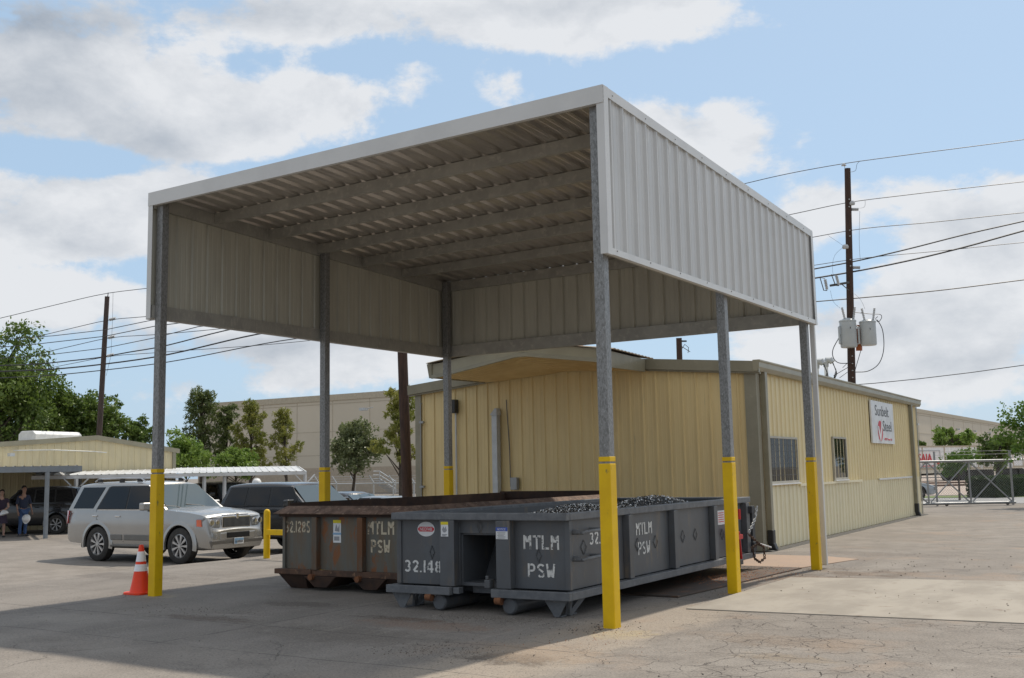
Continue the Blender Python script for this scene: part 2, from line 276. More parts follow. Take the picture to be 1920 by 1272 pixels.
# ------------------------------------------------------------------ mesh helpers
XF = {}
class MB:
    def __init__(s): s.v = []; s.f = []; s.mi = []; s.cur = 0; s.T = None; s.uv = None
    def add(s, vs, fs):
        o = len(s.v)
        if s.T is not None: vs = [tuple(s.T @ Vector(v)) for v in vs]
        s.v += [tuple(v) for v in vs]; s.f += [tuple(i+o for i in f) for f in fs]; s.mi += [s.cur]*len(fs); return s
    def box(s, x0, x1, y0, y1, z0, z1):
        vs = [(x, y, z) for x in (x0, x1) for y in (y0, y1) for z in (z0, z1)]
        return s.add(vs, [(0, 1, 3, 2), (4, 6, 7, 5), (0, 4, 5, 1), (2, 3, 7, 6), (0, 2, 6, 4), (1, 5, 7, 3)])
    def hexa(s, lo, hi):                       # 4 lower points, 4 upper points
        return s.add(list(lo)+list(hi), [(3, 2, 1, 0), (4, 5, 6, 7), (0, 1, 5, 4), (1, 2, 6, 5), (2, 3, 7, 6), (3, 0, 4, 7)])
    def prism(s, pts, vec):                    # polygon extruded by vec
        n = len(pts); v = Vector(vec); a = [Vector(p) for p in pts]
        return s.add(a+[p+v for p in a], [tuple(range(n))[::-1], tuple(range(n, 2*n))]+[(i, (i+1) % n, n+(i+1) % n, n+i) for i in range(n)])
    def tube(s, path, r, n=8, cap=True, closed=False):
        P = [Vector(p) for p in path]; m = len(P); rs = r if isinstance(r, (list, tuple)) else [r]*m
        vs = []; up = None
        for i, p in enumerate(P):
            if closed: t = P[(i+1) % m]-P[i-1]
            else: t = (P[min(i+1, m-1)]-P[max(i-1, 0)])
            if t.length < 1e-9: t = Vector((0, 0, 1))
            t.normalize()
            if up is None:
                up = Vector((0, 0, 1)) if abs(t.z) < .9 else Vector((1, 0, 0))
            a = up-t*up.dot(t)
            if a.length < 1e-5: a = t.orthogonal()
            a.normalize(); b = t.cross(a); up = a
            for k in range(n):
                an = 2*math.pi*k/n; vs.append(p+(a*math.cos(an)+b*math.sin(an))*rs[i])
        fs = []
        for i in range(m if closed else m-1):
            j = (i+1) % m
            for k in range(n): fs.append((i*n+k, i*n+(k+1) % n, j*n+(k+1) % n, j*n+k))
        if cap and not closed: fs += [tuple(range(n))[::-1], tuple(range((m-1)*n, m*n))]
        return s.add(vs, fs)
    def bar(s, a, b, w, h=None, up=(0, 0, 1)):  # rectangular bar from a to b
        h = h or w; a = Vector(a); b = Vector(b); t = (b-a).normalized(); u = Vector(up)
        if abs(t.dot(u)) > .98: u = Vector((1, 0, 0))
        sd = t.cross(u).normalized(); u = sd.cross(t).normalized(); sd *= w/2; u *= h/2
        return s.hexa([a-sd-u, a+sd-u, a+sd+u, a-sd+u], [b-sd-u, b+sd-u, b+sd+u, b-sd+u])
    def lathe(s, prof, n=24, c=(0, 0, 0), ax='z', caps=True):
        vs = []
        for (r, h) in prof:
            for k in range(n):
                an = 2*math.pi*k/n; x, y = r*math.cos(an), r*math.sin(an)
                vs.append({'z': (c[0]+x, c[1]+y, c[2]+h), 'y': (c[0]+x, c[1]+h, c[2]+y), 'x': (c[0]+h, c[1]+x, c[2]+y)}[ax])
        fs = []
        for i in range(len(prof)-1):
            for k in range(n): fs.append((i*n+k, i*n+(k+1) % n, (i+1)*n+(k+1) % n, (i+1)*n+k))
        if caps and prof[0][0] > 1e-4: fs.append(tuple(range(n))[::-1])
        if caps and prof[-1][0] > 1e-4: fs.append(tuple(range((len(prof)-1)*n, len(prof)*n)))
        return s.add(vs, fs)
    def build(s, name, m, parent=None, world=False, bevel=0, segs=2, smooth=False, loc=None):
        me = bpy.data.meshes.new(name)
        vs = s.v
        if parent is not None and world and parent in XF:
            I = XF[parent].inverted(); vs = [tuple(I @ Vector(v)) for v in vs]
        if loc is not None: vs = [(v[0]-loc[0], v[1]-loc[1], v[2]-loc[2]) for v in vs]
        me.from_pydata(vs, [], s.f); me.validate(); me.update()
        o = bpy.data.objects.new(name, me); C.objects.link(o)
        for q in (m if isinstance(m, (list, tuple)) else [m]): me.materials.append(M[q] if isinstance(q, str) else q)
        if max(s.mi, default=0) > 0 and len(me.polygons) == len(s.mi): me.polygons.foreach_set('material_index', s.mi)
        bm = bmesh.new(); bm.from_mesh(me)
        if bevel or smooth: bmesh.ops.remove_doubles(bm, verts=bm.verts, dist=1e-5)
        bmesh.ops.recalc_face_normals(bm, faces=bm.faces); bm.to_mesh(me); bm.free()
        if smooth:
            me.polygons.foreach_set('use_smooth', [True]*len(me.polygons)); me.set_sharp_from_angle(angle=R(38))
        if bevel:
            bv = o.modifiers.new('bevel', 'BEVEL'); bv.width = bevel; bv.segments = segs; bv.limit_method = 'ANGLE'; bv.angle_limit = R(40)
            bv.harden_normals = False
        if parent is not None:
            o.parent = parent
            r_ = parent
            if parent in XF: XF[o] = XF[parent]
        if loc is not None: o.location = loc
        return o
def tag(o, label=None, cat=None, group=None, kind=None):
    if label: o['label'] = label
    if cat: o['category'] = cat
    if group: o['group'] = group
    if kind: o['kind'] = kind
    return o
def thing(name, label, cat, loc=(0, 0, 0), rz=0.0, group=None):
    o = bpy.data.objects.new(name, None); C.objects.link(o); o.empty_display_size = .2
    o.location = loc; o.rotation_euler = (0, 0, rz)
    XF[o] = Matrix.Translation(Vector(loc)) @ Matrix.Rotation(rz, 4, 'Z')
    return tag(o, label, cat, group)
def struct(name, mb, m, **k): return tag(mb.build(name, m, **k), kind='structure')
def dup(o, parent=None):
    c = o.copy(); C.objects.link(c); c.parent = parent
    for ch in list(o.children): dup(ch, c)
    return c
def ribs(L, pitch=.305, h=.030, minor=.004, start=.10, bw=.033, tw=.012):
    """panel rib profile: list of (u, height)"""
    pts = [(0, 0)]; u = start
    while u < L-.06:
        pts += [(u-bw, 0), (u-tw, h), (u+tw, h), (u+bw, 0)]
        for q in (.33, .66):
            w = u+pitch*q
            if w+.02 < L: pts += [(w-.016, 0), (w-.008, minor), (w+.008, minor), (w+.016, 0)]
        u += pitch
    pts.append((L, 0)); return [p for i, p in enumerate(pts) if i == 0 or p[0] > pts[i-1][0]]
def panel(mb, o, du, dv, dn, L, v0, v1, thick=0.0, **k):
    """ribbed sheet: origin o, along du by L, from v0(u) to v1(u) along dv, ribs toward dn"""
    o = Vector(o); du = Vector(du); dv = Vector(dv); dn = Vector(dn); pr = ribs(L, **k); vs = []
    f0 = v0 if callable(v0) else (lambda u: v0); f1 = v1 if callable(v1) else (lambda u: v1)
    for (u, h) in pr:
        for f in (f0, f1): vs.append(o+du*u+dv*f(u)+dn*h)
    n = len(pr); mb.add(vs, [(2*i, 2*i+2, 2*i+3, 2*i+1) for i in range(n-1)])
    return mb

# stencil letters made of separate strokes
def arc(cx, cy, rx, ry, a0, a1, n=5): return [(cx+rx*math.cos(R(a0+(a1-a0)*i/n)), cy+ry*math.sin(R(a0+(a1-a0)*i/n))) for i in range(n+1)]
GL = {
 'M': [[(.07, 0), (.07, 1)], [(.16, .92), (.27, .5)], [(.34, .5), (.46, .92)], [(.55, 1), (.55, 0)]],
 'T': [[(0, .92), (.25, .92)], [(.37, .92), (.62, .92)], [(.31, .86), (.31, 0)]],
 'L': [[(.07, 1), (.07, 0)], [(.17, .08), (.55, .08)]],
 'P': [[(.07, 0), (.07, 1)], [(.17, .92)]+arc(.34, .70, .16, .22, 90, -90)+[(.17, .48)]],
 'S': [arc(.30, .72, .22, .20, 30, 195, 6), arc(.30, .27, .22, .20, 15, -150, 6), [(.13, .60), (.46, .40)]],
 'W': [[(.05, 1), (.16, .04)], [(.22, .1), (.30, .62)], [(.34, .62), (.42, .1)], [(.48, .04), (.59, 1)]],
 '0': [arc(.29, .5, .2, .42, 75, -75, 7), arc(.29, .5, .2, .42, 105, 255, 7)],
 '1': [[(.14, .0), (.14, 1)]],
 '2': [arc(.28, .70, .20, .22, 165, -20, 6), [(.45, .56), (.10, .12)], [(.16, .08), (.52, .08)]],
 '3': [arc(.26, .72, .20, .20, 150, -70, 6), arc(.26, .29, .22, .21, 80, -150, 6)],
 '4': [[(.40, 0), (.40, 1)], [(.30, .9), (.05, .38)], [(.05, .28), (.56, .28)]],
 '5': [[(.10, .92), (.50, .92)], [(.10, .84), (.10, .56)], arc(.27, .30, .20, .24, 110, -150, 6)],
 '8': [arc(.28, .73, .17, .19, 75, -75, 5), arc(.28, .73, .17, .19, 105, 255, 5), arc(.28, .28, .20, .21, 75, -75, 5), arc(.28, .28, .20, .21, 105, 255, 5)],
 '9': [arc(.28, .68, .19, .24, 80, -80, 6), arc(.28, .68, .19, .24, 100, 260, 6), [(.48, .6), (.40, .1), (.14, .06)]],
 '.': [[(.05, 0), (.05, .13)]], ' ': [],
}
ADV = {'M': .74, '1': .34, '.': .24, 'W': .76}
def stencil(mb, text, o, du, dv, dn, h, wf=1.0, sw=.15):
    o = Vector(o); du = Vector(du); dv = Vector(dv); dn = Vector(dn); x = 0; k = 0
    for ch in text:
        for st in GL[ch]:
            P = [o+du*(x+a*wf)*h+dv*b*h for a, b in st]
            L_, R_ = [], []
            for i, p in enumerate(P):
                t = (P[min(i+1, len(P)-1)]-P[max(i-1, 0)]).normalized(); s_ = dn.cross(t).normalized()*sw*h/2*(wf if abs(t.dot(dv)) > .7 else 1)
                off = dn*(.0002*(k % 7)); L_.append(p+s_+off); R_.append(p-s_+off)
            n = len(P); vs = L_+R_; mb.add(vs, [(i, i+1, n+i+1, n+i) for i in range(n-1)]); k += 1
        x += ADV.get(ch, .70)*wf
    return x*h
def text_mesh(name, body, size, m, o, du, dv, parent, scale_x=1.0, extrude=.002, align='LEFT', label=None):
    cu = bpy.data.curves.new('lettering', 'FONT'); cu.body = body; cu.size = size; cu.extrude = extrude; cu.align_x = align; cu.resolution_u = 3
    ob = bpy.data.objects.new('lettering', cu); C.objects.link(ob)
    dg = bpy.context.evaluated_depsgraph_get(); me = bpy.data.meshes.new_from_object(ob.evaluated_get(dg))
    bpy.data.objects.remove(ob); bpy.data.curves.remove(cu)
    du = Vector(du); dv = Vector(dv); dn = du.cross(dv); T = Matrix((( *(du*scale_x), 0), (*dv, 0), (*dn, 0), (0, 0, 0, 1))).transposed(); T.translation = Vector(o)
    if parent in XF: T = XF[parent].inverted() @ T
    me.transform(T); me.materials.clear(); me.materials.append(M[m])
    ob = bpy.data.objects.new(name, me); C.objects.link(ob); ob.parent = parent; XF[ob] = XF.get(parent, Matrix.Identity(4))
    if label: ob['label'] = label
    return ob

# ================================================================== GROUND
def gz(x, y):
    t = min(max((-11.45-x)/3.0, 0), 1); u = min(max((-19.5-x)/4.5, 0), 1); return -.44*t*t*(3-2*t)+.13*u*u*(3-2*u)
def _sp(x, y, rx_, ry_, c_, k_): p = onz(x, y); return (p.x, p.y, rx_, ry_, c_, k_)
SPOTS = [_sp(955, 1236, .55, .32, (.07, .058, .048), .9), _sp(1015, 1228, .7, .5, (.33, .25, .18), .6), _sp(760, 1162, .75, .16, (.085, .065, .052), .8), _sp(560, 1133, .7, .25, (.09, .075, .065), .7),
         _sp(800, 1172, 1.0, .35, (.24, .15, .105), .5), _sp(390, 1160, .9, .2, (.10, .075, .06), .7), _sp(905, 1140, .9, .3, (.11, .095, .08), .7), _sp(190, 1078, 2.2, .5, (.11, .095, .085), .6),
         _sp(1170, 1190, .35, .35, (.42, .34, .20), .6), _sp(1490, 1205, 1.0, .4, (.22, .165, .12), .45), _sp(1570, 1088, 1.3, .5, (.17, .115, .08), .8), _sp(130, 1160, .8, .4, (.30, .275, .245), .6),
         _sp(1660, 1040, 1.6, .5, (.14, .12, .105), .5), _sp(1480, 1235, .5, .2, (.33, .22, .09), .2), _sp(640, 1190, 1.4, .5, (.13, .115, .10), .6), _sp(300, 1118, .3, .25, (.36, .32, .24), .6)]
def ground_material():
    m = bpy.data.materials.new('yard_ground'); m.use_nodes = True; nt = m.node_tree; b = nt.nodes['Principled BSDF']; b.inputs['Roughness'].default_value = .9
    b.inputs['Specular IOR Level'].default_value = .25
    t = N(nt, 'ShaderNodeTexCoord'); s = N(nt, 'ShaderNodeSeparateXYZ'); nt.links.new(t.outputs['Object'], s.inputs[0]); X, Y = s.outputs[0], s.outputs[1]
    def nz(sc, det=6, st=(1, 1, 1), ro=.6, dist=0, off=(0, 0, 0)):
        mp = N(nt, 'ShaderNodeMapping'); nt.links.new(t.outputs['Object'], mp.inputs[0]); mp.inputs['Scale'].default_value = st; mp.inputs['Location'].default_value = off
        n = N(nt, 'ShaderNodeTexNoise'); nt.links.new(mp.outputs[0], n.inputs['Vector']); n.inputs['Scale'].default_value = sc
        n.inputs['Detail'].default_value = det; n.inputs['Roughness'].default_value = ro; n.inputs['Distortion'].default_value = dist; return n.outputs[0]
    big = nz(.35, 5); mid = nz(1.7, 7); fine = nz(38, 4, ro=.7); vfine = nz(150, 2)
    wob = nz(.8, 4)
    def axis_mask(v, a, b_, w):   # 1 between a and b
        wv = math_(nt, 'ADD', v, math_(nt, 'MULTIPLY', math_(nt, 'SUBTRACT', mid, .5), .8))
        return math_(nt, 'MULTIPLY', smooth_(nt, wv, a-w, a+w), smooth_(nt, wv, b_-w, b_+w, 1, 0))
    c = mixc(nt, smooth_(nt, big, .35, .65), (.235, .211, .187), (.285, .260, .233))
    c = mixc(nt, smooth_(nt, mid, .38, .68), c, (.20, .180, .160))
    # concrete under and in front of the canopy
    slab = math_(nt, 'MULTIPLY', axis_mask(X, -11.3, .5, .15), axis_mask(Y, -3.0, 10.2, .3))
    cs = mixc(nt, smooth_(nt, nz(.9, 7, (1, .35, 1)), .35, .65), (.245, .225, .205), (.172, .157, .143))
    cs = mixc(nt, smooth_(nt, nz(1.3, 6, (.4, 2.2, 1), off=(3, 2, 0)), .58, .72), cs, (.30, .278, .254))
    c = mixc(nt, math_(nt, 'MULTIPLY', slab, .85), c, cs)
    # pale worn strip along the row of posts
    strip = math_(nt, 'MULTIPLY', axis_mask(X, -.5, .75, .22), axis_mask(Y, -3.5, 2.3, .5))
    c = mixc(nt, math_(nt, 'MULTIPLY', strip, .6), c, (.40, .335, .265))
    # brownish dirt by the posts
    dirt = math_(nt, 'MULTIPLY', smooth_(nt, nz(.7, 7, off=(5, 1, 0)), .52, .66), axis_mask(X, -.9, 4.5, .8))
    c = mixc(nt, math_(nt, 'MULTIPLY', dirt, .45), c, (.34, .245, .175))
    drow = math_(nt, 'MULTIPLY', math_(nt, 'MULTIPLY', axis_mask(X, -.35, 1.6, .25), axis_mask(Y, 6.0, 7.6, .3)), smooth_(nt, mid, .4, .6))
    c = mixc(nt, math_(nt, 'MULTIPLY', drow, .7), c, (.13, .095, .07))
    # oil stains and dark scrape marks
    st1 = smooth_(nt, nz(.55, 8, (1, 1, 1), .65, .4, (11, 4, 0)), .60, .74)
    c = mixc(nt, math_(nt, 'MULTIPLY', st1, .55), c, (.095, .085, .08))
    st2 = smooth_(nt, nz(2.2, 9, (.5, 1.6, 1), .7, .6, (1, 9, 0)), .60, .70)
    c = mixc(nt, math_(nt, 'MULTIPLY', st2, .35), c, (.12, .105, .10))
    rust = smooth_(nt, nz(.9, 8, (1, 1.4, 1), .7, .3, (7, 13, 0)), .62, .75)
    c = mixc(nt, math_(nt, 'MULTIPLY', math_(nt, 'MULTIPLY', rust, slab), .5), c, (.26, .15, .10))
    # spots of dirt, wheel grit and oil at fixed places
    for (sx, sy, rx_, ry_, colr, k_) in SPOTS:
        u = math_(nt, 'MULTIPLY', math_(nt, 'SUBTRACT', X, sx), 1/rx_); v = math_(nt, 'MULTIPLY', math_(nt, 'SUBTRACT', Y, sy), 1/ry_)
        q = math_(nt, 'ADD', math_(nt, 'MULTIPLY', u, u), math_(nt, 'MULTIPLY', v, v))
        q = math_(nt, 'ADD', q, math_(nt, 'MULTIPLY', math_(nt, 'SUBTRACT', nz(5, 7, ro=.75), .5), 5.0))
        c = mixc(nt, math_(nt, 'MULTIPLY', smooth_(nt, q, .15, 1.3, 1, 0), k_), c, colr)
    # long pale scrape marks left by the dumpsters being dragged
    scr = smooth_(nt, nz(2.6, 8, (3.2, .22, 1), .68, .15, (2, 2, 7)), .585, .66)
    c = mixc(nt, math_(nt, 'MULTIPLY', math_(nt, 'MULTIPLY', scr, slab), .38), c, (.33, .30, .265))
    scd = smooth_(nt, nz(1.9, 9, (.7, 1.3, 1), .70, .3, (8, 2, 3)), .58, .70)
    c = mixc(nt, math_(nt, 'MULTIPLY', scd, .30), c, (.10, .088, .076))
    # aggregate
    c = mixc(nt, math_(nt, 'MULTIPLY', smooth_(nt, fine, .46, .66), .62), c, (.33, .295, .255))
    c = mixc(nt, math_(nt, 'MULTIPLY', smooth_(nt, nz(52, 4, off=(2, 2, 0)), .53, .66), .72), c, (.11, .10, .095))
    # slab joints, slightly wandering
    def line(v, pos, w): return math_(nt, 'LESS_THAN', math_(nt, 'ABSOLUTE', math_(nt, 'SUBTRACT', math_(nt, 'ADD', v, math_(nt, 'MULTIPLY', math_(nt, 'SUBTRACT', wob, .5), .16)), pos)), w)
    jl = None
    for v, pos in ((Y, -1.55), (Y, 2.6), (X, -7.7), (X, -3.75), (Y, -2.9)):
        l = line(v, pos, .012); jl = l if jl is None else math_(nt, 'MAXIMUM', jl, l)
    jl = math_(nt, 'MULTIPLY', jl, math_(nt, 'MULTIPLY', slab, smooth_(nt, nz(2.0, 3, off=(4, 4, 4)), .38, .5)))
    c = mixc(nt, math_(nt, 'MULTIPLY', jl, .75), c, (.08, .07, .065))
    # alligator cracks in the old asphalt on the right
    def cracks(sc, w, off):
        mp = N(nt, 'ShaderNodeMapping'); nt.links.new(t.outputs['Object'], mp.inputs[0]); mp.inputs['Location'].default_value = off
        nn = N(nt, 'ShaderNodeTexNoise'); nt.links.new(mp.outputs[0], nn.inputs['Vector']); nn.inputs['Scale'].default_value = 2.3; nn.inputs['Detail'].default_value = 5
        vm = N(nt, 'ShaderNodeVectorMath', operation='MULTIPLY_ADD'); nt.links.new(nn.outputs['Color'], vm.inputs[0]); vm.inputs[1].default_value = (.45, .45, 0); nt.links.new(mp.outputs[0], vm.inputs[2])
        vo = N(nt, 'ShaderNodeTexVoronoi', feature='DISTANCE_TO_EDGE', voronoi_dimensions='2D'); nt.links.new(vm.outputs[0], vo.inputs['Vector']); vo.inputs['Scale'].default_value = sc
        return smooth_(nt, vo.outputs['Distance'], w*.35, w, 1, 0)
    reg = math_(nt, 'MULTIPLY', math_(nt, 'MULTIPLY', axis_mask(X, .5, 6.5, .6), axis_mask(Y, -4.2, 2.1, .5)), smooth_(nt, nz(.75, 4, off=(3, 8, 1)), .40, .54))
    cr = math_(nt, 'MULTIPLY', math_(nt, 'MAXIMUM', cracks(2.6, .020, (0, 0, 0)), math_(nt, 'MULTIPLY', cracks(5.5, .030, (4, 2, 0)), smooth_(nt, nz(1.4, 3, off=(9, 1, 2)), .48, .58))), reg)
    cr2 = math_(nt, 'MULTIPLY', cracks(.42, .0035, (1, 5, 0)), smooth_(nt, nz(.5, 3, off=(2, 6, 3)), .42, .55))
    crk = math_(nt, 'MAXIMUM', cr, math_(nt, 'MULTIPLY', cr2, .7))
    c = mixc(nt, math_(nt, 'MULTIPLY', crk, .8), c, (.06, .052, .048))
    nt.links.new(c, b.inputs['Base Color'])
    hgt = math_(nt, 'SUBTRACT', math_(nt, 'ADD', math_(nt, 'MULTIPLY', fine, .5), math_(nt, 'MULTIPLY', mid, 1.0)), math_(nt, 'MULTIPLY', crk, 1.5))
    bp = N(nt, 'ShaderNodeBump'); bp.inputs['Strength'].default_value = .55; bp.inputs['Distance'].default_value = .012
    nt.links.new(hgt, bp.inputs['Height']); nt.links.new(bp.outputs[0], b.inputs['Normal'])
    return m
M['ground'] = ground_material()
def lines(a, b, st): return list(np.arange(a, b, st))
gx = [-2500, -900, -400, -200, -120, -80, -60, -45, -35, -28, -22]+lines(-19, -10.5, .25)+lines(-10.5, 12, .75)+[14, 18, 25, 40, 70, 130, 300, 900, 2500]
gy = [-900, -200, -60, -30, -20]+lines(-14, 30, 1.0)+[34, 40, 50, 70, 100, 160, 300, 700, 1500, 3500]
mb = MB()
vs = [(x, y, gz(x, y)+(.008*math.sin(x*1.3+.5*y)*math.cos(y*.9) if -25 < x < 14 and -14 < y < 12 else 0)) for y in gy for x in gx]
nx = len(gx)
mb.add(vs, [(j*nx+i, j*nx+i+1, (j+1)*nx+i+1, (j+1)*nx+i) for j in range(len(gy)-1) for i in range(nx-1)])
struct('ground', mb, 'ground', smooth=True)

M['apron'] = mat('apron_concrete', (.375, .34, .29), .9, 0, (.295, .265, .225), 1.3, .5, 9, (.38, .62), .4, 60, (1, .5, 1), (.25, .205, .165), 3.4, (.58, .74), coord='Object')
mb = MB(); mb.prism([(.10, 1.72, .012), (6, 2.25, .012), (14, 3.0, .012), (30, 4.6, .012), (30, 10.2, .012), (14, 8.2, .012), (6, 6.9, .012), (.95, 5.95, .012), (.05, 5.75, .012)], (0, 0, -.05))
struct('concrete_apron', mb, 'apron')
M['pad'] = mat('pinkish_concrete', (.40, .29, .215), .9, 0, (.36, .27, .21), 1.2, .5, 8, (.35, .65), .3, 60, (1, 1, 1), (.24, .15, .10), 5, (.62, .78))
mb = MB(); mb.prism([(-3.4, 7.3, .011), (-.30, 7.35, .011), (.12, 9.3, .011), (-.6, 9.72, .011), (-3.4, 9.8, .011)], (0, 0, -.04))
struct('concrete_pad', mb, 'pad')

# ================================================================== CANOPY
W_, L1, L2, O = 7.458, 3.562, 7.215, .14
def zr(y): return 5.955-.0405*y              # top edge of the side panels
cano = thing('steel_canopy', 'tall white metal canopy on six galvanized posts with yellow bases, open at the front', 'canopy', (-W_/2, L1, 0))
for px in (0, -W_):
    for py in (0, L1, L2):
        mb = MB(); mb.box(px-.063, px+.063, py-.063, py+.063, 0, zr(py)-.03); post = mb.build('post', 'galv', cano, world=True, bevel=.008)
        mb = MB(); mb.box(px-.073, px+.073, py-.073, py+.073, -.02, 1.755); mb.build('yellow_sleeve', 'yellow', post, world=True, bevel=.01)
        mb = MB(); mb.box(px-.070, px+.070, py-.070, py+.070, 1.775, 1.829); mb.build('yellow_band', 'yellow', post, world=True, bevel=.006)
        if px == 0 and py == 0:
            pass
# ribbed cladding: an outer skin and a beige backer facing inward
YF, YB = -.12, L2+.20
def side_panel(x, sgn):
    mb = MB(); panel(mb, (x, YF, 0), (0, 1, 0), (0, 0, 1), (sgn, 0, 0), YB-YF, 4.10, lambda u: zr(YF+u)+.01, start=.17)
    mb.build('side_panel', 'white_panel', cano, world=True)
    mb = MB(); panel(mb, (x-sgn*.004, YF, 0), (0, 1, 0), (0, 0, 1), (sgn, 0, 0), YB-YF, 4.11, lambda u: zr(YF+u)-.0, start=.17)
    mb.build('panel_backer', 'backer', cano, world=True)
    mb = MB()
    # bottom and top trims, corner trims
    o = x+sgn*.034
    mb.box(min(x-sgn*.02, o), max(x-sgn*.02, o), YF-.012, YB+.012, 4.062, 4.10)
    mb.box(min(o, o+sgn*.004), max(o, o+sgn*.004), YF-.012, YB+.012, 4.062, 4.135)
    mb.prism([(min(o, o+sgn*.005), YF-.014, zr(YF)-.085), (min(o, o+sgn*.005), YB+.014, zr(YB)-.085), (min(o, o+sgn*.005), YB+.014, zr(YB)+.03), (min(o, o+sgn*.005), YF-.014, zr(YF)+.03)], (.006, 0, 0))
    mb.build('edge_trim', 'white_trim', cano, world=True)
    mb = MB(); a, b = sorted((x-sgn*.055, o+sgn*.001)); mb.box(a, b, YF-.02, YF-.012, 4.062, 5.80)
    a, b = sorted((o+sgn*.001, o+sgn*.008)); mb.box(a, b, YF-.02, YF+.085, 4.055, zr(YF)+.028)
    mb.build('corner_trim', 'white_trim', cano, world=True)
    mb = MB(); a, b = sorted((x-sgn*.04, o+sgn*.008)); mb.box(a, b, YB+.013, YB+.02, 4.055, zr(YB)+.02)
    a, b = sorted((o+sgn*.001, o+sgn*.008)); mb.box(a, b, YB-.07, YB+.02, 4.055, zr(YB)+.02)
    mb.build('corner_trim', 'white_trim', cano, world=True)
    # girts: channel section, web toward the posts
    for zf0, zf1, nm in ((lambda y: 4.07, lambda y: 4.27, 'bottom_girt'), (lambda y: zr(y)-.215, lambda y: zr(y)-.019, 'eave_girt')):
        mb = MB(); xi, xo = x-sgn*.064, x-sgn*.006
        a, b = sorted((xi, xi+sgn*.006))
        mb.hexa([(a, YF, zf0(YF)), (b, YF, zf0(YF)), (b, YB, zf0(YB)), (a, YB, zf0(YB))], [(a, YF, zf1(YF)), (b, YF, zf1(YF)), (b, YB, zf1(YB)), (a, YB, zf1(YB))])
        for zf, d in ((zf0, .006), (zf1, -.006)):
            a, b = sorted((xi+sgn*.0065, xo)); z0 = lambda y: min(zf(y), zf(y)+d); z1 = lambda y: max(zf(y), zf(y)+d)
            mb.hexa([(a, YF, z0(YF)), (b, YF, z0(YF)), (b, YB, z0(YB)), (a, YB, z0(YB))], [(a, YF, z1(YF)), (b, YF, z1(YF)), (b, YB, z1(YB)), (a, YB, z1(YB))])
        mb.build(nm, 'girt', cano, world=True)
side_panel(.128, 1); side_panel(-W_-.128, -1)
XL, XR = -W_-.13, .13
# back wall
mb = MB(); panel(mb, (XL+.01, YB-.045, 0), (1, 0, 0), (0, 0, 1), (0, 1, 0), XR-XL-.02, 4.10, zr(YB)+.005); mb.build('back_panel', 'white_panel', cano, world=True)
mb = MB(); panel(mb, (XL+.01, YB-.049, 0), (1, 0, 0), (0, 0, 1), (0, 1, 0), XR-XL-.02, 4.11, zr(YB)-.005); mb.build('panel_backer', 'backer', cano, world=True)
mb = MB(); mb.box(XL+.07, XR-.07, L2+.075, L2+.082, 4.066, 4.30); mb.box(XL+.07, XR-.07, L2+.0825, L2+.14, 4.066, 4.072); mb.box(XL+.07, XR-.07, L2+.0825, L2+.10, 4.294, 4.30)
mb.build('bottom_girt', 'girt', cano, world=True)
mb = MB(); mb.box(XL+.07, XR-.07, L2+.075, L2+.082, zr(L2)-.215, zr(L2)-.02); mb.box(XL+.07, XR-.07, L2+.0825, L2+.14, zr(L2)-.215, zr(L2)-.209); mb.build('eave_girt', 'girt', cano, world=True)
# roof deck, ribs running front to back
def zroof(y): return zr(y)-.012
L = YB-YF-.02
sl = math.atan(.0405); dv = Vector((0, math.cos(sl), -math.sin(sl)))
mb = MB(); panel(mb, (XL+.02, YF+.01, zroof(YF)), (1, 0, 0), dv, (0, 0, 1), XR-XL-.04, 0, L/math.cos(sl), h=.044, bw=.056, tw=.030); mb.build('roof_deck', 'roof_under', cano, world=True)
mb = MB(); panel(mb, (XL+.02, YF+.01, zroof(YF)+.004), (1, 0, 0), dv, (0, 0, 1), XR-XL-.04, 0, L/math.cos(sl), h=.044, bw=.056, tw=.030); mb.build('roof_skin', 'white_panel', cano, world=True)
for i in range(5):                              # purlins
    y = 1.06+i*1.19; z1 = zroof(y)-.006; mb = MB()
    mb.box(XL+.07, XR-.07, y, y+.005, z1-.165, z1); mb.box(XL+.07, XR-.07, y+.0055, y+.065, z1-.165, z1-.159); mb.box(XL+.07, XR-.07, y+.0055, y+.065, z1-.005, z1)
    mb.box(XL+.07, XR-.07, y+.0655, y+.071, z1-.165, z1-.143)
    mb.build('purlin', 'girt', cano, world=True)
mb = MB(); y = -.07; z1 = zroof(y)-.006; mb.box(XL+.07, XR-.07, y-.03, y-.024, z1-.15, z1); mb.box(XL+.07, XR-.07, y-.0235, y+.005, z1-.15, z1-.144); mb.build('purlin', 'girt', cano, world=True)
# front fascia in two lengths with a lap
for a, b, e in ((XL-.04, -4.7, 0), (-4.7, XR+.034, .002)):
    mb = MB(); mb.box(a, b, YF-.028-e, YF-.021-e, 5.787, 5.992); mb.box(a, b, YF-.0205, YF+.03, 5.787, 5.792); mb.box(a, b, YF-.0205-e, YF+.06, 5.986, 5.992); mb.build('fascia', 'white_trim', cano, world=True)
mb = MB(); mb.box(XL+.04, XR-.04, YB+.013, YB+.11, zr(YB)-.13, zr(YB)+.045); mb.build('gutter', 'white_trim', cano, world=True, bevel=.01)
mb = MB(); mb.box(.02, .105, L2+.235, L2+.30, .05, zr(YB)-.1); mb.build('downspout', 'white_trim', cano, world=True, bevel=.01)
for k in range(9):                              # screw heads on the side trim
    yy = YF+.2+k*.86
    for z in (4.115, zr(yy)-.03): MB().lathe([(.010, 0), (.010, .005), (.004, .008)], 8, (XR+.037, yy, z), 'x').build('screw', 'steel', cano, world=True)

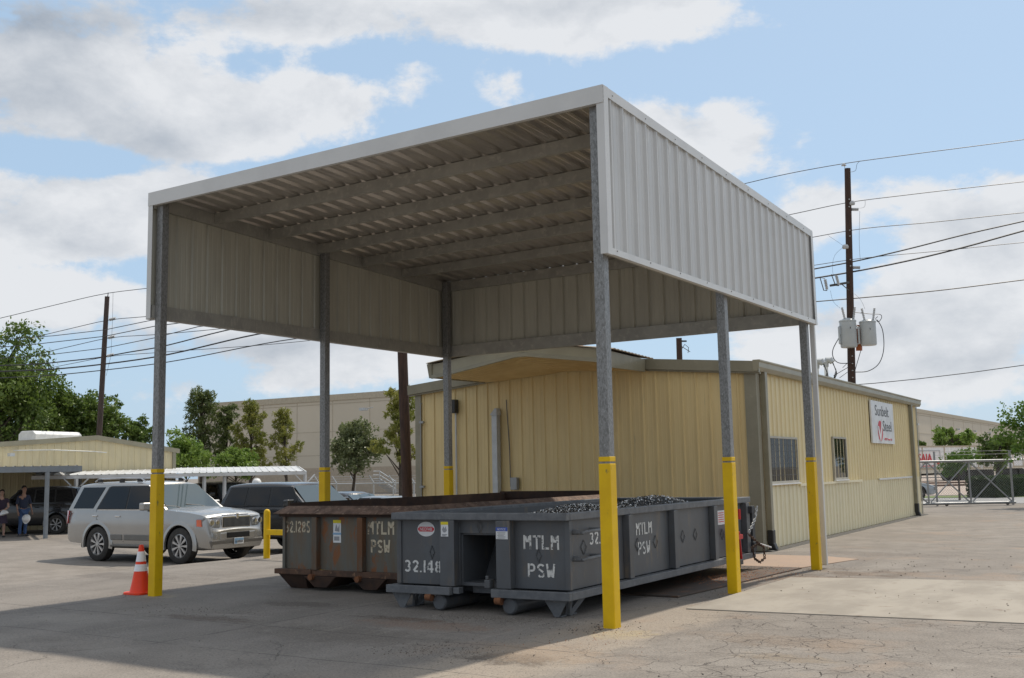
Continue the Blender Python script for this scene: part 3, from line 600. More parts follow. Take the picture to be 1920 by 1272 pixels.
# ================================================================== MAIN CREAM BUILDING
RB = R(1.94)
bld = thing('metal_building', 'long low cream ribbed metal building with olive trim behind the canopy', 'building', (-2.1, 10.485, 0), RB)
BW, BL, ZE, ZP = 8.5, 17.1, 3.64, 4.02         # width, length, wall top at eave, wall top at ridge
zg = lambda x: ZE+(ZP-ZE)*(1-abs(x+BW/2)/(BW/2))
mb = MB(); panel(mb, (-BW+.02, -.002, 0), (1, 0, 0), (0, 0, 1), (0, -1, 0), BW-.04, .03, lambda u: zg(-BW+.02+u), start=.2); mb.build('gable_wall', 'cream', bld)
mb = MB(); panel(mb, (.002, .02, 0), (0, 1, 0), (0, 0, 1), (1, 0, 0), BL-.04, 1.27, ZE+.01, start=.13); mb.build('side_wall', 'cream_lit', bld)
mb = MB(); panel(mb, (.002, .02, 0), (0, 1, 0), (0, 0, 1), (1, 0, 0), .62, .03, 1.27, start=.13); mb.build('side_wall', 'cream_lit', bld)
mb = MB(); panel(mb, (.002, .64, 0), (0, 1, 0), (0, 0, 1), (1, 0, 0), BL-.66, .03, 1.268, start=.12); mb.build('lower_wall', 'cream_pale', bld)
mb = MB(); mb.box(-BW+.01, -.03, .03, BL-.03, 0, ZE-.02); mb.build('wall_core', 'cream', bld)
mb = MB(); mb.hexa([(-BW-.08, -.10, ZE+.02), (-BW/2, -.10, ZP+.02), (-BW/2, BL+.1, ZP+.02), (-BW-.08, BL+.1, ZE+.02)], [(-BW-.08, -.10, ZE+.12), (-BW/2, -.10, ZP+.12), (-BW/2, BL+.1, ZP+.12), (-BW-.08, BL+.1, ZE+.12)])
mb.hexa([(-BW/2+.001, -.10, ZP+.02), (.08, -.10, ZE+.02), (.08, BL+.1, ZE+.02), (-BW/2+.001, BL+.1, ZP+.02)], [(-BW/2+.001, -.10, ZP+.12), (.08, -.10, ZE+.12), (.08, BL+.1, ZE+.12), (-BW/2+.001, BL+.1, ZP+.12)])
mb.build('roof', 'olive_light', bld)
mb = MB()                                        # ribs of the roof seen end on at the eave
for k in range(55):
    y = .1+k*.31
    mb.hexa([(-3.5, y, ZE+.119+.31), (.10, y, ZE+.121), (.10, y+.06, ZE+.121), (-3.5, y+.06, ZE+.119+.31)], [(-3.5, y+.02, ZE+.15+.31), (.10, y+.02, ZE+.152), (.10, y+.04, ZE+.152), (-3.5, y+.04, ZE+.15+.31)])
mb.build('roof_ribs', 'olive_light', bld)
mb = MB()                                        # rake fascia of the gable: two lengths each side of the porch
for xa, xb in ((-BW-.14, -BW/2), (-BW/2+.002, .16)):
    za, zb = zg(max(xa, -BW))-(.012 if xa < -BW else 0), zg(min(xb, 0))-(.012 if xb > 0 else 0)
    mb.hexa([(xa, -.17, za-.03), (xb, -.17, zb-.03), (xb, -.095, zb-.03), (xa, -.095, za-.03)], [(xa, -.19, za+.19), (xb, -.19, zb+.19), (xb, -.095, zb+.19), (xa, -.095, za+.19)])
    mb.hexa([(xa, -.12, za-.065), (xb, -.12, zb-.065), (xb, -.05, zb-.065), (xa, -.05, za-.065)], [(xa, -.12, za-.032), (xb, -.12, zb-.032), (xb, -.05, zb-.032), (xa, -.05, za-.032)])
mb.build('rake_fascia', 'olive', bld)
mb = MB()                                        # box gutter along the right eave, sculpted
pr = [(.04, 3.62), (.13, 3.62), (.175, 3.70), (.175, 3.80), (.195, 3.82), (.195, 3.85), (.04, 3.85)]
mb.prism([(x, -.19, z) for x, z in pr], (0, BL+.33, 0)); mb.build('gutter', 'olive_light', bld, bevel=.006)
mb = MB(); mb.box(-.20, .045, -.045, -.033, .02, ZE); mb.box(.035, .046, -.032, .16, .02, ZE); mb.build('corner_trim', 'olive', bld)
mb = MB(); mb.box(-BW-.01, -BW+.16, -.045, -.033, .02, ZE-.03); mb.build('corner_trim', 'olive', bld)
mb = MB(); mb.box(.035, .048, BL-.14, BL+.01, .02, ZE); mb.build('corner_trim', 'olive', bld)
for yy in (.32, 15.75):                          # downspouts with black elbows
    mb = MB(); mb.box(.04, .15, yy-.075, yy+.075, .38, 3.63); ds = mb.build('downspout', 'olive', bld, bevel=.01)
    mb = MB(); mb.box(.035, .165, yy-.085, yy+.085, .12, .42); mb.build('elbow', 'black', ds, bevel=.02)
    mb = MB(); mb.hexa([(.06, yy-.08, .02), (.22, yy-.08, .02), (.22, yy+.08, .02), (.06, yy+.08, .02)], [(.04, yy-.08, .16), (.17, yy-.08, .16), (.17, yy+.08, .16), (.04, yy+.08, .16)]); mb.build('elbow', 'black', ds, bevel=.02)
M['frame_tan'] = mat('window_frame', (.42, .40, .34), .5)
def bwindow(y0, y1, z0, z1, mull=False):
    mb = MB(); t = .045
    for a in ((y0-t, y1+t, z0-t, z0), (y0-t, y1+t, z1, z1+t), (y0-t, y0, z0+.001, z1-.001), (y1, y1+t, z0+.001, z1-.001)): mb.box(.01, .06, *a)
    w = mb.build('window', 'frame_tan', bld, bevel=.004)
    mb = MB(); mb.box(.012, .03, y0, y1, z0, z1); mb.build('pane', 'winglass', w)
    mb = MB(); mb.box(.03, .09, y0-.06, y1+.06, z0-.075, z0-.048); mb.build('sill', 'white', w)
    if mull:
        mb = MB(); n = int((y1-y0)/.13)
        for k in range(1, n): mb.box(.038, .044, y0+k*(y1-y0)/n-.005, y0+k*(y1-y0)/n+.005, z0, z1)
        for k in range(1, 7): mb.box(.0445, .049, y0, y1, z0+k*(z1-z0)/7-.004, z0+k*(z1-z0)/7+.004)
        mb.build('grille', 'steel_dark', w)
bwindow(.62, 2.62, 1.38, 2.28, True); bwindow(5.82, 7.05, 1.38, 2.36)
mb = MB(); mb.box(.034, .062, 2.75, 8.6, 1.245, 1.30); mb.build('flashing', 'cream_pale', bld)
mb = MB(); mb.box(.034, .068, 10.7, 15.5, 1.25, 1.30); mb.build('flashing', 'white_trim', bld)
# sagging porch canopy over the gable wall
XPl, XPr, YP = -6.75, -2.42, -1.78
mb = MB(); nn = 12; top = []; bot = []
def pz(x, t):                                    # soffit height across x, t=0 at wall .. 1 at front
    c = 1-abs((x+4.45)/2.2); c = max(min(c, 1), 0)
    b_ = 3.81 if x < -4.45 else 3.81+.03*(x+4.45)/2.2
    return (3.77*(1-t)+b_*t)+(.14+.20*t)*c
for i in range(nn+1):
    x = XPl+(XPr-XPl)*i/nn
    for j in range(5):
        t = j/4; top.append((x+(.35*(1-t) if i < nn/2 else .1*(1-t)), -.05+(YP+.05)*t, pz(x, t)))
mb.add(top, [(i*5+j, (i+1)*5+j, (i+1)*5+j+1, i*5+j+1) for i in range(nn) for j in range(4)])
porch = mb.build('porch', 'soffit', bld, smooth=True)
mb = MB()
for k in range(9):                               # soffit panel seams
    y = -.2-k*.19; t = (-y-.05)/1.73; P = [(XPl+.25*(1-t)+(XPr-XPl-.3*(1-t))*i/nn, y, pz(XPl+(XPr-XPl)*i/nn, t)-.006) for i in range(nn+1)]
    mb.tube(P, .006, 4)
mb.build('soffit_seams', 'soffit', porch)
mb = MB()
def ptop(x): return (4.10 if x < -4.45 else 4.10-.01*(x+4.45)/2.2)+.29*(1-min(abs(x+4.45)/2.25, 1))
def strip(f0, f1, x0, x1, y, th=.02, n=16):
    P = []
    for i in range(n+1):
        x = x0+(x1-x0)*i/n; P += [(x, y, f0(x)), (x, y, f1(x)), (x, y-th, f1(x)+.0), (x, y-th*1.3, f0(x))]
    F = [(i*4+k, (i+1)*4+k, (i+1)*4+(k+1) % 4, i*4+(k+1) % 4) for i in range(n) for k in range(4)]+[(0, 1, 2, 3), (n*4, n*4+3, n*4+2, n*4+1)]
    mb.add(P, F)
strip(lambda x: pz(x, 1)-.035, lambda x: pz(x, 1)+.045, XPl, XPr, YP-.012, .05)
mb.build('fascia_edge', 'olive', porch, smooth=True)
mb = MB(); random.seed(5)
wr = {}
strip(lambda x: pz(x, 1)+.047, lambda x: ptop(x)+.006*math.sin(x*9), XPl, XPr, YP+.02+.0, .035, 22)
mb.build('crumpled_fascia', 'olive_light', porch)
mb = MB(); mb.hexa([(XPr, YP-.05, 3.74), (XPr+.05, YP-.05, 3.74), (XPr+.10, -.2, 3.76), (XPr+.05, -.2, 3.76)], [(XPr, YP-.05, 4.07), (XPr+.06, YP-.05, 4.07), (XPr+.12, -.2, 4.02), (XPr+.05, -.2, 4.02)]); mb.build('side_fascia', 'olive', porch)
mb = MB(); mb.hexa([(XPl-.06, YP-.06, 3.79), (XPl, YP-.05, 3.79), (XPl+.38, -.2, 3.76), (XPl+.33, -.2, 3.76)], [(XPl-.10, YP-.09, 4.10), (XPl, YP-.05, 4.12), (XPl+.38, -.2, 4.05), (XPl+.28, -.2, 4.05)]); mb.build('side_fascia', 'olive', porch)
mb = MB()
for xs, xe in ((XPl-.12, -4.45), (-4.449, XPr+.16)):
    n = 7
    for j in range(12):
        y0 = YP-.10+j*.17; h = .022
        za, zb = (4.12, 4.42) if xs < -5 else (4.42, 4.10); d = -.004*j
        mb.hexa([(xs, y0, za+d), (xe, y0, zb+d), (xe, y0+.17, zb+d-.004), (xs, y0+.17, za+d-.004)], [(xs, y0+.05, za+h+d), (xe, y0+.05, zb+h+d), (xe, y0+.11, zb+h+d), (xs, y0+.11, za+h+d)])
mb.build('porch_roof', 'rustroof', porch)
# things fixed on the gable wall
mb = MB(); mb.box(-7.40, -7.24, -.20, -.036, 3.10, 3.42); bx = mb.build('light_box', 'black', bld, bevel=.01)
mb = MB(); mb.tube([(-7.30, -.07, .1), (-7.30, -.07, 3.1)], .022, 8); mb.build('conduit', 'steel_light', bx)
mb = MB(); mb.tube([(-8.32, -.08, 1.1), (-8.32, -.08, 3.35), (-8.32, -.03, 3.40)], .012, 6)
for z in (1.35, 2.9): mb.box(-8.36, -8.24, -.10, -.035, z, z+.05)
mb.build('conduit', 'steel', bld)
mb = MB(); mb.box(-6.22, -6.08, -.20, -.04, .05, 3.0); mb.hexa([(-6.25, -.23, 3.0), (-6.05, -.23, 3.0), (-6.05, -.035, 3.0), (-6.25, -.035, 3.0)], [(-6.18, -.13, 3.16), (-6.12, -.13, 3.16), (-6.08, -.04, 3.16), (-6.22, -.04, 3.16)]); mb.build('vent_riser', 'steel_light', bld, bevel=.008)
mb = MB(); mb.tube([(-5.82, -.06, 1.35), (-5.83, -.055, 2.2), (-5.88, -.05, 3.0), (-5.90, -.05, 3.35)], .012, 6); mb.build('conduit', 'steel_dark', bld)
mb = MB(); mb.box(-5.77, -5.6, -.16, -.036, 1.28, 1.56); mb.build('junction_box', 'steel', bld, bevel=.01)
# service masts on the roof
for yy, xx, h in ((8.6, -1.0, .80), (9.6, -1.0, .92)):
    mb = MB(); mb.tube([(xx, yy, 3.72), (xx, yy, 3.72+h-.12)], .055, 10); ms = mb.build('service_mast', 'white', bld)
    mb = MB(); z = 3.72+h; mb.tube([(xx, yy, z-.14), (xx, yy, z-.02), (xx+.05, yy, z+.06), (xx+.14, yy, z+.05), (xx+.19, yy, z-.02)], [.075, .085, .095, .10, .08], 10); mb.build('weatherhead', 'steel_light', ms, smooth=True)
    mb = MB()
    for q in range(3): mb.tube([(xx+.19, yy+.03*q, z-.03), (xx+.28, yy+.04*q, z-.25-.05*q), (xx+.20, yy+.06*q, z-.48), (xx+.05, yy+.1*q, z-.42)], .012, 5)
    mb.build('cable', 'wire', ms, smooth=True)
mb = MB(); mb.box(-1.35, -1.28, 5.6, 5.67, 3.75, 4.32); mm = mb.build('roof_stub', 'wood', bld); mb = MB(); mb.tube([(-1.28, 5.65, 4.2), (-1.1, 5.8, 4.1), (-.9, 6.6, 4.02), (-.9, 8.6, 4.1)], .012, 5); mb.tube([(-1.28, 5.65, 4.1), (-1.1, 5.8, 4.02), (-.9, 6.6, 3.94), (-.9, 8.5, 3.98)], .012, 5); mb.build('cable', 'wire', mm)
mb = MB(); mb.hexa([(.03, .0, 0), (.22, 0, 0), (.22, BL, 0), (.03, BL, 0)], [(.03, 0, .025), (.17, 0, .02), (.17, BL, .02), (.03, BL, .025)]); 
M['gravel_dark'] = mat('dark_gravel', (.13, .125, .115), .95, 0, (.06, .058, .055), 30, .5, bump=.8, bscale=60)
mb.build('base_strip', 'gravel_dark', bld)

# sign on the side wall
sg = thing('company_sign', 'square white company sign mounted high on the cream side wall', 'sign', tuple(Matrix.Translation((-2.1, 10.485, 0)) @ Matrix.Rotation(RB, 4, 'Z') @ Vector((.04, 11.5, 2.9))), RB)
S = MB(); S.box(0, .05, -1.48, 1.48, -.60, .62); S.build('board', 'sign_white', sg, bevel=.006)
XFS = XF[sg]
def sgl(y, z): return XFS @ Vector((.053, y, z))
dU = (XFS.to_3x3() @ Vector((0, 1, 0))); dV = Vector((0, 0, 1))
text_mesh('lettering', 'Sunbelt', .44, 'print_dark', sgl(-1.02, .20), dU, dV, sg, 1.38)
text_mesh('lettering', 'Steel', .44, 'print_dark', sgl(-.10, -.23), dU, dV, sg, 1.42)
text_mesh('lettering', '10207 Power Dr', .10, 'print_red', sgl(.0, -.50), dU, dV, sg, 1.6)
mb = MB()
mb.prism([(.052, -.46+.31*math.cos(a), -.24+.30*math.sin(a)) for a in [2*math.pi*k/28 for k in range(28)]], (.004, 0, 0)); mb.build('emblem', 'print_red', sg)
mb = MB(); mb.prism([(.0565, y, z) for y, z in ((-.80, -.10), (-.62, -.10), (-.50, -.34), (-.24, .12), (-.10, .04), (-.42, -.50), (-.52, -.56), (-.56, -.50))], (.003, 0, 0)); mb.build('emblem_check', 'sign_white', sg)

# ================================================================== DUMPSTERS
gd = thing('roll_off_dumpster', 'dark gray steel roll-off dumpster full of metal chips, nearest the camera', 'dumpster', (-.78, .42, 0), R(1.5), 'roll-off dumpsters under the canopy')
GLn = 6.45
mb = MB(); t = .05
mb.box(-2.50, -.06, .12, .16, .30, 1.16)                                        # front plate pieces are cut by the recess
mb = MB(); mb.box(-2.49, -1.58, .12, .16, .30, 1.15); mb.box(-.98, -.07, .12, .16, .30, 1.15); mb.box(-1.579, -.981, .13, .16, .94, 1.15)
mb.build('front_plate', 'gray', gd, bevel=.004)
mb = MB(); mb.box(-.105, -.06, .165, GLn-.1, .30, 1.15); mb.build('side_plate', 'gray', gd)
mb = MB(); mb.box(-2.50, -2.455, .165, GLn-.1, .30, 1.15); mb.build('side_plate', 'gray', gd)
mb = MB(); mb.box(-2.45, -.11, .17, GLn-.1, .30, .34); mb.build('floor_plate', 'gray', gd)
mb = MB(); mb.box(-2.52, -.04, GLn-.09, GLn-.03, .28, 1.17); dr = mb.build('tailgate', 'gray', gd, bevel=.005)
mb = MB(); mb.box(-2.56, -.0, 0.0, .095, 1.105, 1.195); mb.box(-.095, 0, .0955, GLn, 1.105, 1.195); mb.box(-2.56, -2.465, .0955, GLn, 1.105, 1.195); mb.box(-2.464, -.096, GLn-.09, GLn, 1.105, 1.195)
mb.build('top_rail', 'gray_dusty', gd, bevel=.01)
mb = MB(); mb.box(-1.585, -1.56, .165, .95, .30, .93); mb.box(-1.0, -.975, .165, .95, .30, .93); mb.box(-1.559, -1.001, .16, 1.1, .92, .945); mb.hexa([(-1.559, .62, .30), (-1.001, .62, .30), (-1.001, .66, .30), (-1.559, .66, .30)], [(-1.559, 1.0, .92), (-1.001, 1.0, .92), (-1.001, 1.04, .92), (-1.559, 1.04, .92)])
mb.build('hook_recess', 'gray', gd)
mb = MB(); mb.box(-1.14, -1.06, -.02, .10, .30, .40); mb.box(-1.12, -1.08, -.02, .0, .4, .45); mb.build('tow_lug', 'gray', gd, bevel=.01)
for a, b in ((-1.80, -1.585), (-.975, -.775)):
    mb = MB(); mb.box(a, b, .0, .118, .302, 1.103); mb.build('front_post', 'gray', gd, bevel=.006)
mb = MB(); mb.box(-.085, -.015, .10, .162, .302, 1.103); mb.build('corner_post', 'gray', gd, bevel=.006)
mb = MB(); mb.box(-2.545, -2.475, .10, .162, .302, 1.103); mb.build('corner_post', 'gray', gd, bevel=.006)
for y0, y1 in ((1.62, 1.75), (3.10, 3.24), (4.66, 4.80), (6.12, 6.28)):
    for xa, xb in ((-.058, .035), (-2.595, -2.502)):
        mb = MB(); mb.box(xa, xb, y0, y1, .302, 1.103); mb.build('side_rib', 'gray', gd, bevel=.005)
mb = MB(); mb.box(-.055, .05, .02, GLn, .20, .29); mb.box(-2.61, -2.505, .02, GLn, .20, .29); mb.build('bottom_rail', 'gray_dusty', gd, bevel=.006)
mb = MB(); mb.box(-2.60, -1.62, -.06, .018, .20, .295); mb.box(-1.61, -1.52, .0, .10, .215, .29); mb.box(-1.02, .05, -.06, .018, .20, .295); mb.box(-1.515, -1.025, .30, .36, .2, .29); mb.build('front_sill', 'gray_dusty', gd, bevel=.006)
mb = MB()
for x in (-1.78, -.82): mb.box(x-.05, x+.05, .1, GLn, .09, .20)
for k in range(12): mb.box(-2.50, -.06, .4+k*.5, .45+k*.5, .205, .29)
mb.build('long_sill', 'dark_inside', gd)
for xc in (-1.82, -.80):
    mb = MB(); mb.lathe([(0, -.03), (.085, -.03), (.102, -.01), (.102, .75), (0, .80)], 24, (xc, .03, .104), 'y'); rl = mb.build('roller', 'gray', gd, smooth=True)
    mb = MB(); mb.lathe([(.0, xc-.17), (.045, xc-.17), (.052, xc-.08), (0, xc-.075)], 16, (0, -.03, .165), 'x'); mb.build('roller_pin', 'rust_orange', rl, smooth=True)
for sx in (-1, 1):                              # triangular front feet
    cx = -.16 if sx > 0 else -2.40; mb = MB()
    for yy in (.06, .44): mb.prism([(cx-.20, yy, .20), (cx+.12, yy, .20), (cx+.0, yy, .0), (cx-.06, yy, .0)], (0, .012, 0))
    mb.hexa([(cx-.06, .07, 0), (cx+.03, .07, 0), (cx+.03, .44, 0), (cx-.06, .44, 0)], [(cx-.06, .07, .015), (cx+.03, .07, .015), (cx+.03, .44, .015), (cx-.06, .44, .015)])
    mb.bar((cx+.12, .1, .2), (cx+.03, .24, .01), .02, .06); mb.bar((cx+.12, .44, .2), (cx+.03, .26, .01), .02, .06); mb.bar((cx+.05, .25, .2), (cx+.02, .25, .01), .05, .05)
    mb.build('foot', 'gray_dusty', gd)
for xx in (-.22, -2.34):                        # rear wheels
    mb = MB(); mb.lathe([(.04, -.08), (.105, -.08), (.12, -.06), (.12, .06), (.105, .08), (.04, .08)], 22, (xx, GLn-.30, .12), 'x'); mb.build('rear_wheel', 'black', gd, smooth=True)
    mb = MB(); mb.box(xx-.12, xx-.09, GLn-.38, GLn-.2, .10, .2); mb.box(xx+.09, xx+.12, GLn-.38, GLn-.2, .10, .2); mb.build('wheel_bracket', 'gray_dusty', gd)
for z in (.975, .665):                          # grab rungs
    mb = MB(); P = [(-.06, .22, z-.02), (.10, .22, z-.02), (.12, .26, z-.005), (.12, .66, z+.0), (.10, .70, z), (-.06, .70, z)]
    mb.tube(P, .020, 8); mb.prism([(-.06, .17, z-.03), (.08, .19, z-.02), (-.06, .28, z-.02)], (0, 0, .04)); mb.build('grab_rung', 'gray_dusty', gd, smooth=True)
def diamond(mb, c, a, b, w=.07, h=.085, flat='x'):
    c = Vector(c); du = Vector(a); dv_ = Vector(b); P = [c+dv_*h, c+du*w, c-dv_*h, c-du*w]; mb.tube(P, .0055, 5, closed=True)
mb = MB()
for y, z in ((.52, .77), (1.28, .77), (2.05, .70), (2.63, .70), (3.60, .71), (4.08, .71), (5.2, .65)): diamond(mb, (-.052, y, z), (0, 1, 0), (0, 0, 1))
for x, z in ((-2.0, .70), (-.45, .69), (-1.28, 1.03)): diamond(mb, (x, .112, z), (1, 0, 0), (0, 0, 1), .035, .08)
mb.build('diamond_lugs', 'gray', gd)
# stencilled lettering
mb = MB(); stencil(mb, 'MTLM', (-.655, .1165, .765), (1, 0, 0), (0, 0, 1), (0, -1, 0), .165, 1.07); mb.build('lettering', 'stencil', gd); mb = MB(); stencil(mb, 'PSW', (-.60, .1165, .435), (1, 0, 0), (0, 0, 1), (0, -1, 0), .165, 1.1); mb.build('lettering', 'stencil', gd)
mb = MB(); stencil(mb, '32.1489', (-2.435, .1165, .445), (1, 0, 0), (0, 0, 1), (0, -1, 0), .15, 1.19, .17); mb.build('lettering', 'stencil', gd)
mb = MB(); stencil(mb, '32.1489', (-.0565, .68, .785), (0, 1, 0), (0, 0, 1), (1, 0, 0), .155, 1.22, .17)
mb.build('lettering', 'stencil', gd); mb = MB(); stencil(mb, 'MTLM', (-.0565, 2.02, .82), (0, 1, 0), (0, 0, 1), (1, 0, 0), .16, 1.15); mb.build('lettering', 'stencil', gd); mb = MB(); stencil(mb, 'PSW', (-.0565, 2.07, .56), (0, 1, 0), (0, 0, 1), (1, 0, 0), .17, 1.1)
mb.build('lettering', 'stencil', gd); mb = MB(); stencil(mb, '1', (-.0565, 3.22, .84), (0, 1, 0), (0, 0, 1), (1, 0, 0), .18, .8); mb.build('lettering', 'stencil', gd)
# decals
def decal_oval(o, rx, rz):
    mb = MB(); mb.prism([(o[0]+rx*math.cos(a*math.pi/14), o[1], o[2]+rz*math.sin(a*math.pi/14)) for a in range(28)], (0, .003, 0)); return mb
d1 = decal_oval((-2.09, .116, .985), .135, .092).build('maker_decal', 'sign_white', gd)
mb = MB(); mb.box(-2.195, -1.985, .1135, .1155, .955, 1.015); mb.box(-2.215, -1.965, .1140, .1152, .968, 1.002); mb.build('red_band', 'print_red', d1)
text_mesh('lettering', 'NEOFAB', .058, 'sign_white', XF[gd] @ Vector((-2.185, .1125, .966)), XF[gd].to_3x3() @ Vector((1, 0, 0)), (0, 0, 1), gd, .86, .0008)
mb = MB(); mb.box(-1.775, -1.665, -.006, -.002, .905, 1.085); d2 = mb.build('warning_decal', 'sign_white', gd)
mb = MB(); mb.box(-1.775, -1.665, -.009, -.0065, 1.05, 1.085); mb.build('decal_header', 'print_yellow', d2)
mb = MB(); mb.prism([(-1.755, -.009, .99), (-1.735, -.009, 1.03), (-1.72, -.009, 1.0), (-1.70, -.009, 1.03), (-1.685, -.009, .98), (-1.71, -.009, .955), (-1.74, -.009, .96)], (0, .0025, 0)); mb.box(-1.755, -1.685, -.009, -.0065, .925, .935); mb.box(-1.755, -1.70, -.009, -.0065, .912, .92); mb.build('decal_drawing', 'print_gray', d2)
mb = MB(); mb.box(-.965, -.80, -.006, -.002, .885, 1.025); d3 = mb.build('notice_decal', 'sign_white', gd)
mb = MB(); mb.box(-.965, -.80, -.009, -.0065, .98, 1.025); mb.build('decal_header', 'print_blue', d3)
text_mesh('lettering', 'NOTICE', .035, 'sign_white', XF[gd] @ Vector((-.945, -.0095, .990)), XF[gd].to_3x3() @ Vector((1, 0, 0)), (0, 0, 1), gd, .92, .0006)
mb = MB()
for k in range(5): mb.box(-.945+.01*(k % 2), -.83-.012*(k % 3), -.0085, -.0065, .965-.016*k-.006, .965-.016*k)
mb.build('small_print', 'print_gray', d3)
# tailgate hardware: hinge block, chain, red ratchet binder
mb = MB(); mb.box(-.03, .10, GLn-.24, GLn-.10, .93, 1.05); mb.box(.02, .06, GLn-.2, GLn+.04, .96, 1.02); mb.box(-.03, .07, GLn-.14, GLn+.02, .30, .46); mb.box(.0, .05, GLn-.10, GLn+.03, .46, .93); mb.build('latch_post', 'dark_inside', gd, bevel=.006)
def chain(mb, P, r=.0085, ln=.055):
    P = [Vector(p) for p in P]; seg = 0; pos = []
    cur = P[0]; i = 0; acc = []
    for a, b in zip(P[:-1], P[1:]):
        n = max(int((b-a).length/(ln*.72)), 1)
        for k in range(n): acc.append((a+(b-a)*k/n, (b-a).normalized()))
    for k, (p, t) in enumerate(acc):
        s1 = t.orthogonal().normalized(); s2 = t.cross(s1); s_ = s1 if k % 2 else s2
        mb.tube([p+t*(ln*.5*math.cos(a))+s_*(ln*.30*math.sin(a)) for a in [2*math.pi*q/8 for q in range(8)]], r, 5, closed=True)
mb = MB(); chain(mb, [(.11, GLn-.02, 1.02), (.12, GLn-.16, .84), (.10, GLn-.35, .68), (.08, GLn-.42, .62)]); mb.build('chain', 'steel_light', gd, smooth=True)
mb = MB(); chain(mb, [(.09, GLn-.42, .60), (.13, GLn-.15, .46), (.15, GLn+.12, .36), (.15, GLn+.14, .18), (.12, GLn-.02, .12), (.11, GLn-.25, .20), (.10, GLn-.32, .38), (.11, GLn-.05, .42), (.14, GLn+.1, .38)]); mb.build('chain', 'rust', gd, smooth=True)
mb = MB(); mb.tube([(.07, 5.25, .70), (.08, 5.45, .685)], .045, 8); mb.tube([(.06, 5.45, .68), (.07, 5.60, .66), (.07, 5.66, .30), (.06, 5.7, .24)], .024, 7); mb.box(.04, .10, 5.5, 5.72, .55, .62); mb.tube([(.07, 5.66, 1.02), (.07, 5.66, .86)], .03, 6); mb.build('ratchet_binder', 'red', gd, smooth=True)
mb = MB(); mb.tube([(.08, 5.4, .58), (.10, 5.28, .44)], .016, 6); mb.tube([(.10, GLn+.05, .42), (.2, GLn+.35, .34)], .014, 6); mb.build('binder_handle', 'white', gd)
mb = MB(); mb.box(-.052, -.047, 5.02, 5.32, .80, 1.02); mb.box(-.052, -.047, 5.4, 5.7, .82, 1.04); d4 = mb.build('load_decals', 'sign_white', gd)
mb = MB()
for y0 in (5.04, 5.42):
    for k in range(5): mb.box(-.0465, -.0455, y0, y0+.24, .84+.034*k, .852+.034*k)
mb.build('decal_stripes', 'print_red', d4)
# metal chips heaped inside
def heap(x, y):
    f = lambda cx, cy, sx, sy, h: h*math.exp(-((x-cx)/sx)**2-((y-cy)/sy)**2)
    return 1.03+f(-.75, 1.75, .7, .85, .195)+f(-1.3, 3.2, .9, 1.0, .08)+f(-.55, 3.9, .65, .75, .225)
M['chip'] = mat('bright_metal_chips', (.85, .85, .84), .22, .95, (.12, .12, .12), 45, .5, 2, (.45, .55))
M['chip_bed'] = mat('dark_chip_bed', (.012, .012, .012), .6, .1, (.04, .04, .04), 60, .5, bump=.8, bscale=90)
mb = MB(); hx = np.linspace(-2.45, -.11, 28); hy = np.linspace(.18, GLn-.11, 60)
mb.add([(x, y, heap(x, y)-.012) for y in hy for x in hx], [(j*28+i, j*28+i+1, (j+1)*28+i+1, (j+1)*28+i) for j in range(59) for i in range(27)])
for k in range(15000):
    x = random.uniform(-2.44, -.12); y = random.uniform(.19, GLn-.12)
    if random.random() < .55: x = random.gauss(-.8, .5); y = random.choice((random.gauss(1.7, .7), random.gauss(4.0, .7)))
    if not (-2.44 < x < -.12 and .19 < y < GLn-.12): continue
    z = heap(x, y)+random.uniform(-.01, .012); s_ = random.uniform(.007, .016); a = random.uniform(0, 6.28); e = random.uniform(-1.2, 1.2)
    u = Vector((math.cos(a)*math.cos(e), math.sin(a)*math.cos(e), math.sin(e))); v = u.orthogonal().normalized()*random.uniform(.25, .7); w = u.cross(v)*.6
    p = Vector((x, y, z+.004)); mb.cur = 1
    mb.add([p-u*s_, p+v*s_+w*s_*.6, p+u*s_+w*s_*.3, p-v*s_], [(0, 1, 2, 3)])
T = XF[gd]; mb.v = [tuple(T @ Vector(v)) for v in mb.v]
tag(mb.build('metal_chips', ['chip_bed', 'chip']), 'heap of dark and shiny metal turnings filling the gray dumpster', 'scrap metal', kind='stuff')

od = thing('roll_off_dumpster', 'rusty weathered roll-off dumpster with flared rim, parked left of the gray one', 'dumpster', (-3.92, 1.52, 0), R(.6), 'roll-off dumpsters under the canopy')
OL, OW = 6.3, 2.54
mb = MB(); mb.box(-OW+.05, -.05, .05, .085, .30, 1.13); mb.build('front_plate', 'rustbox', od)
mb = MB(); mb.box(-.085, -.05, .09, OL-.05, .30, 1.13); mb.build('side_plate', 'rustbox', od)
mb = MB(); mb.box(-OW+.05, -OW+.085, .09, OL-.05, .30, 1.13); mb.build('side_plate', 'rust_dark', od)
mb = MB(); mb.box(-OW+.09, -.09, .09, OL-.05, .30, .34); mb.build('floor_plate', 'rust_dark', od)
mb = MB(); mb.box(-OW+.02, -.02, OL-.05, OL, .28, 1.20); mb.build('tailgate', 'rust_dark', od, bevel=.006)
mb = MB()                                        # sloping flared rim all round
o_, i_ = .07, .08
def rim(p0, p1, q0, q1):                        # p outer low edge, q inner top edge
    a, b, c, d = Vector(p0), Vector(p1), Vector(q1), Vector(q0); n = Vector((0, 0, -.012)); mb.hexa([a+n, b+n, c+n, d+n], [a, b, c, d])
zl, zt = 1.13, 1.235
rim((-OW-o_, -o_, zl), (o_, -o_, zl), (-OW+i_, i_, zt), (-i_, i_, zt))
rim((o_, -o_, zl), (o_, OL, zl), (-i_, i_, zt), (-i_, OL, zt))
rim((-OW-o_, OL, zl), (-OW-o_, -o_, zl), (-OW+i_, OL, zt), (-OW+i_, i_, zt))
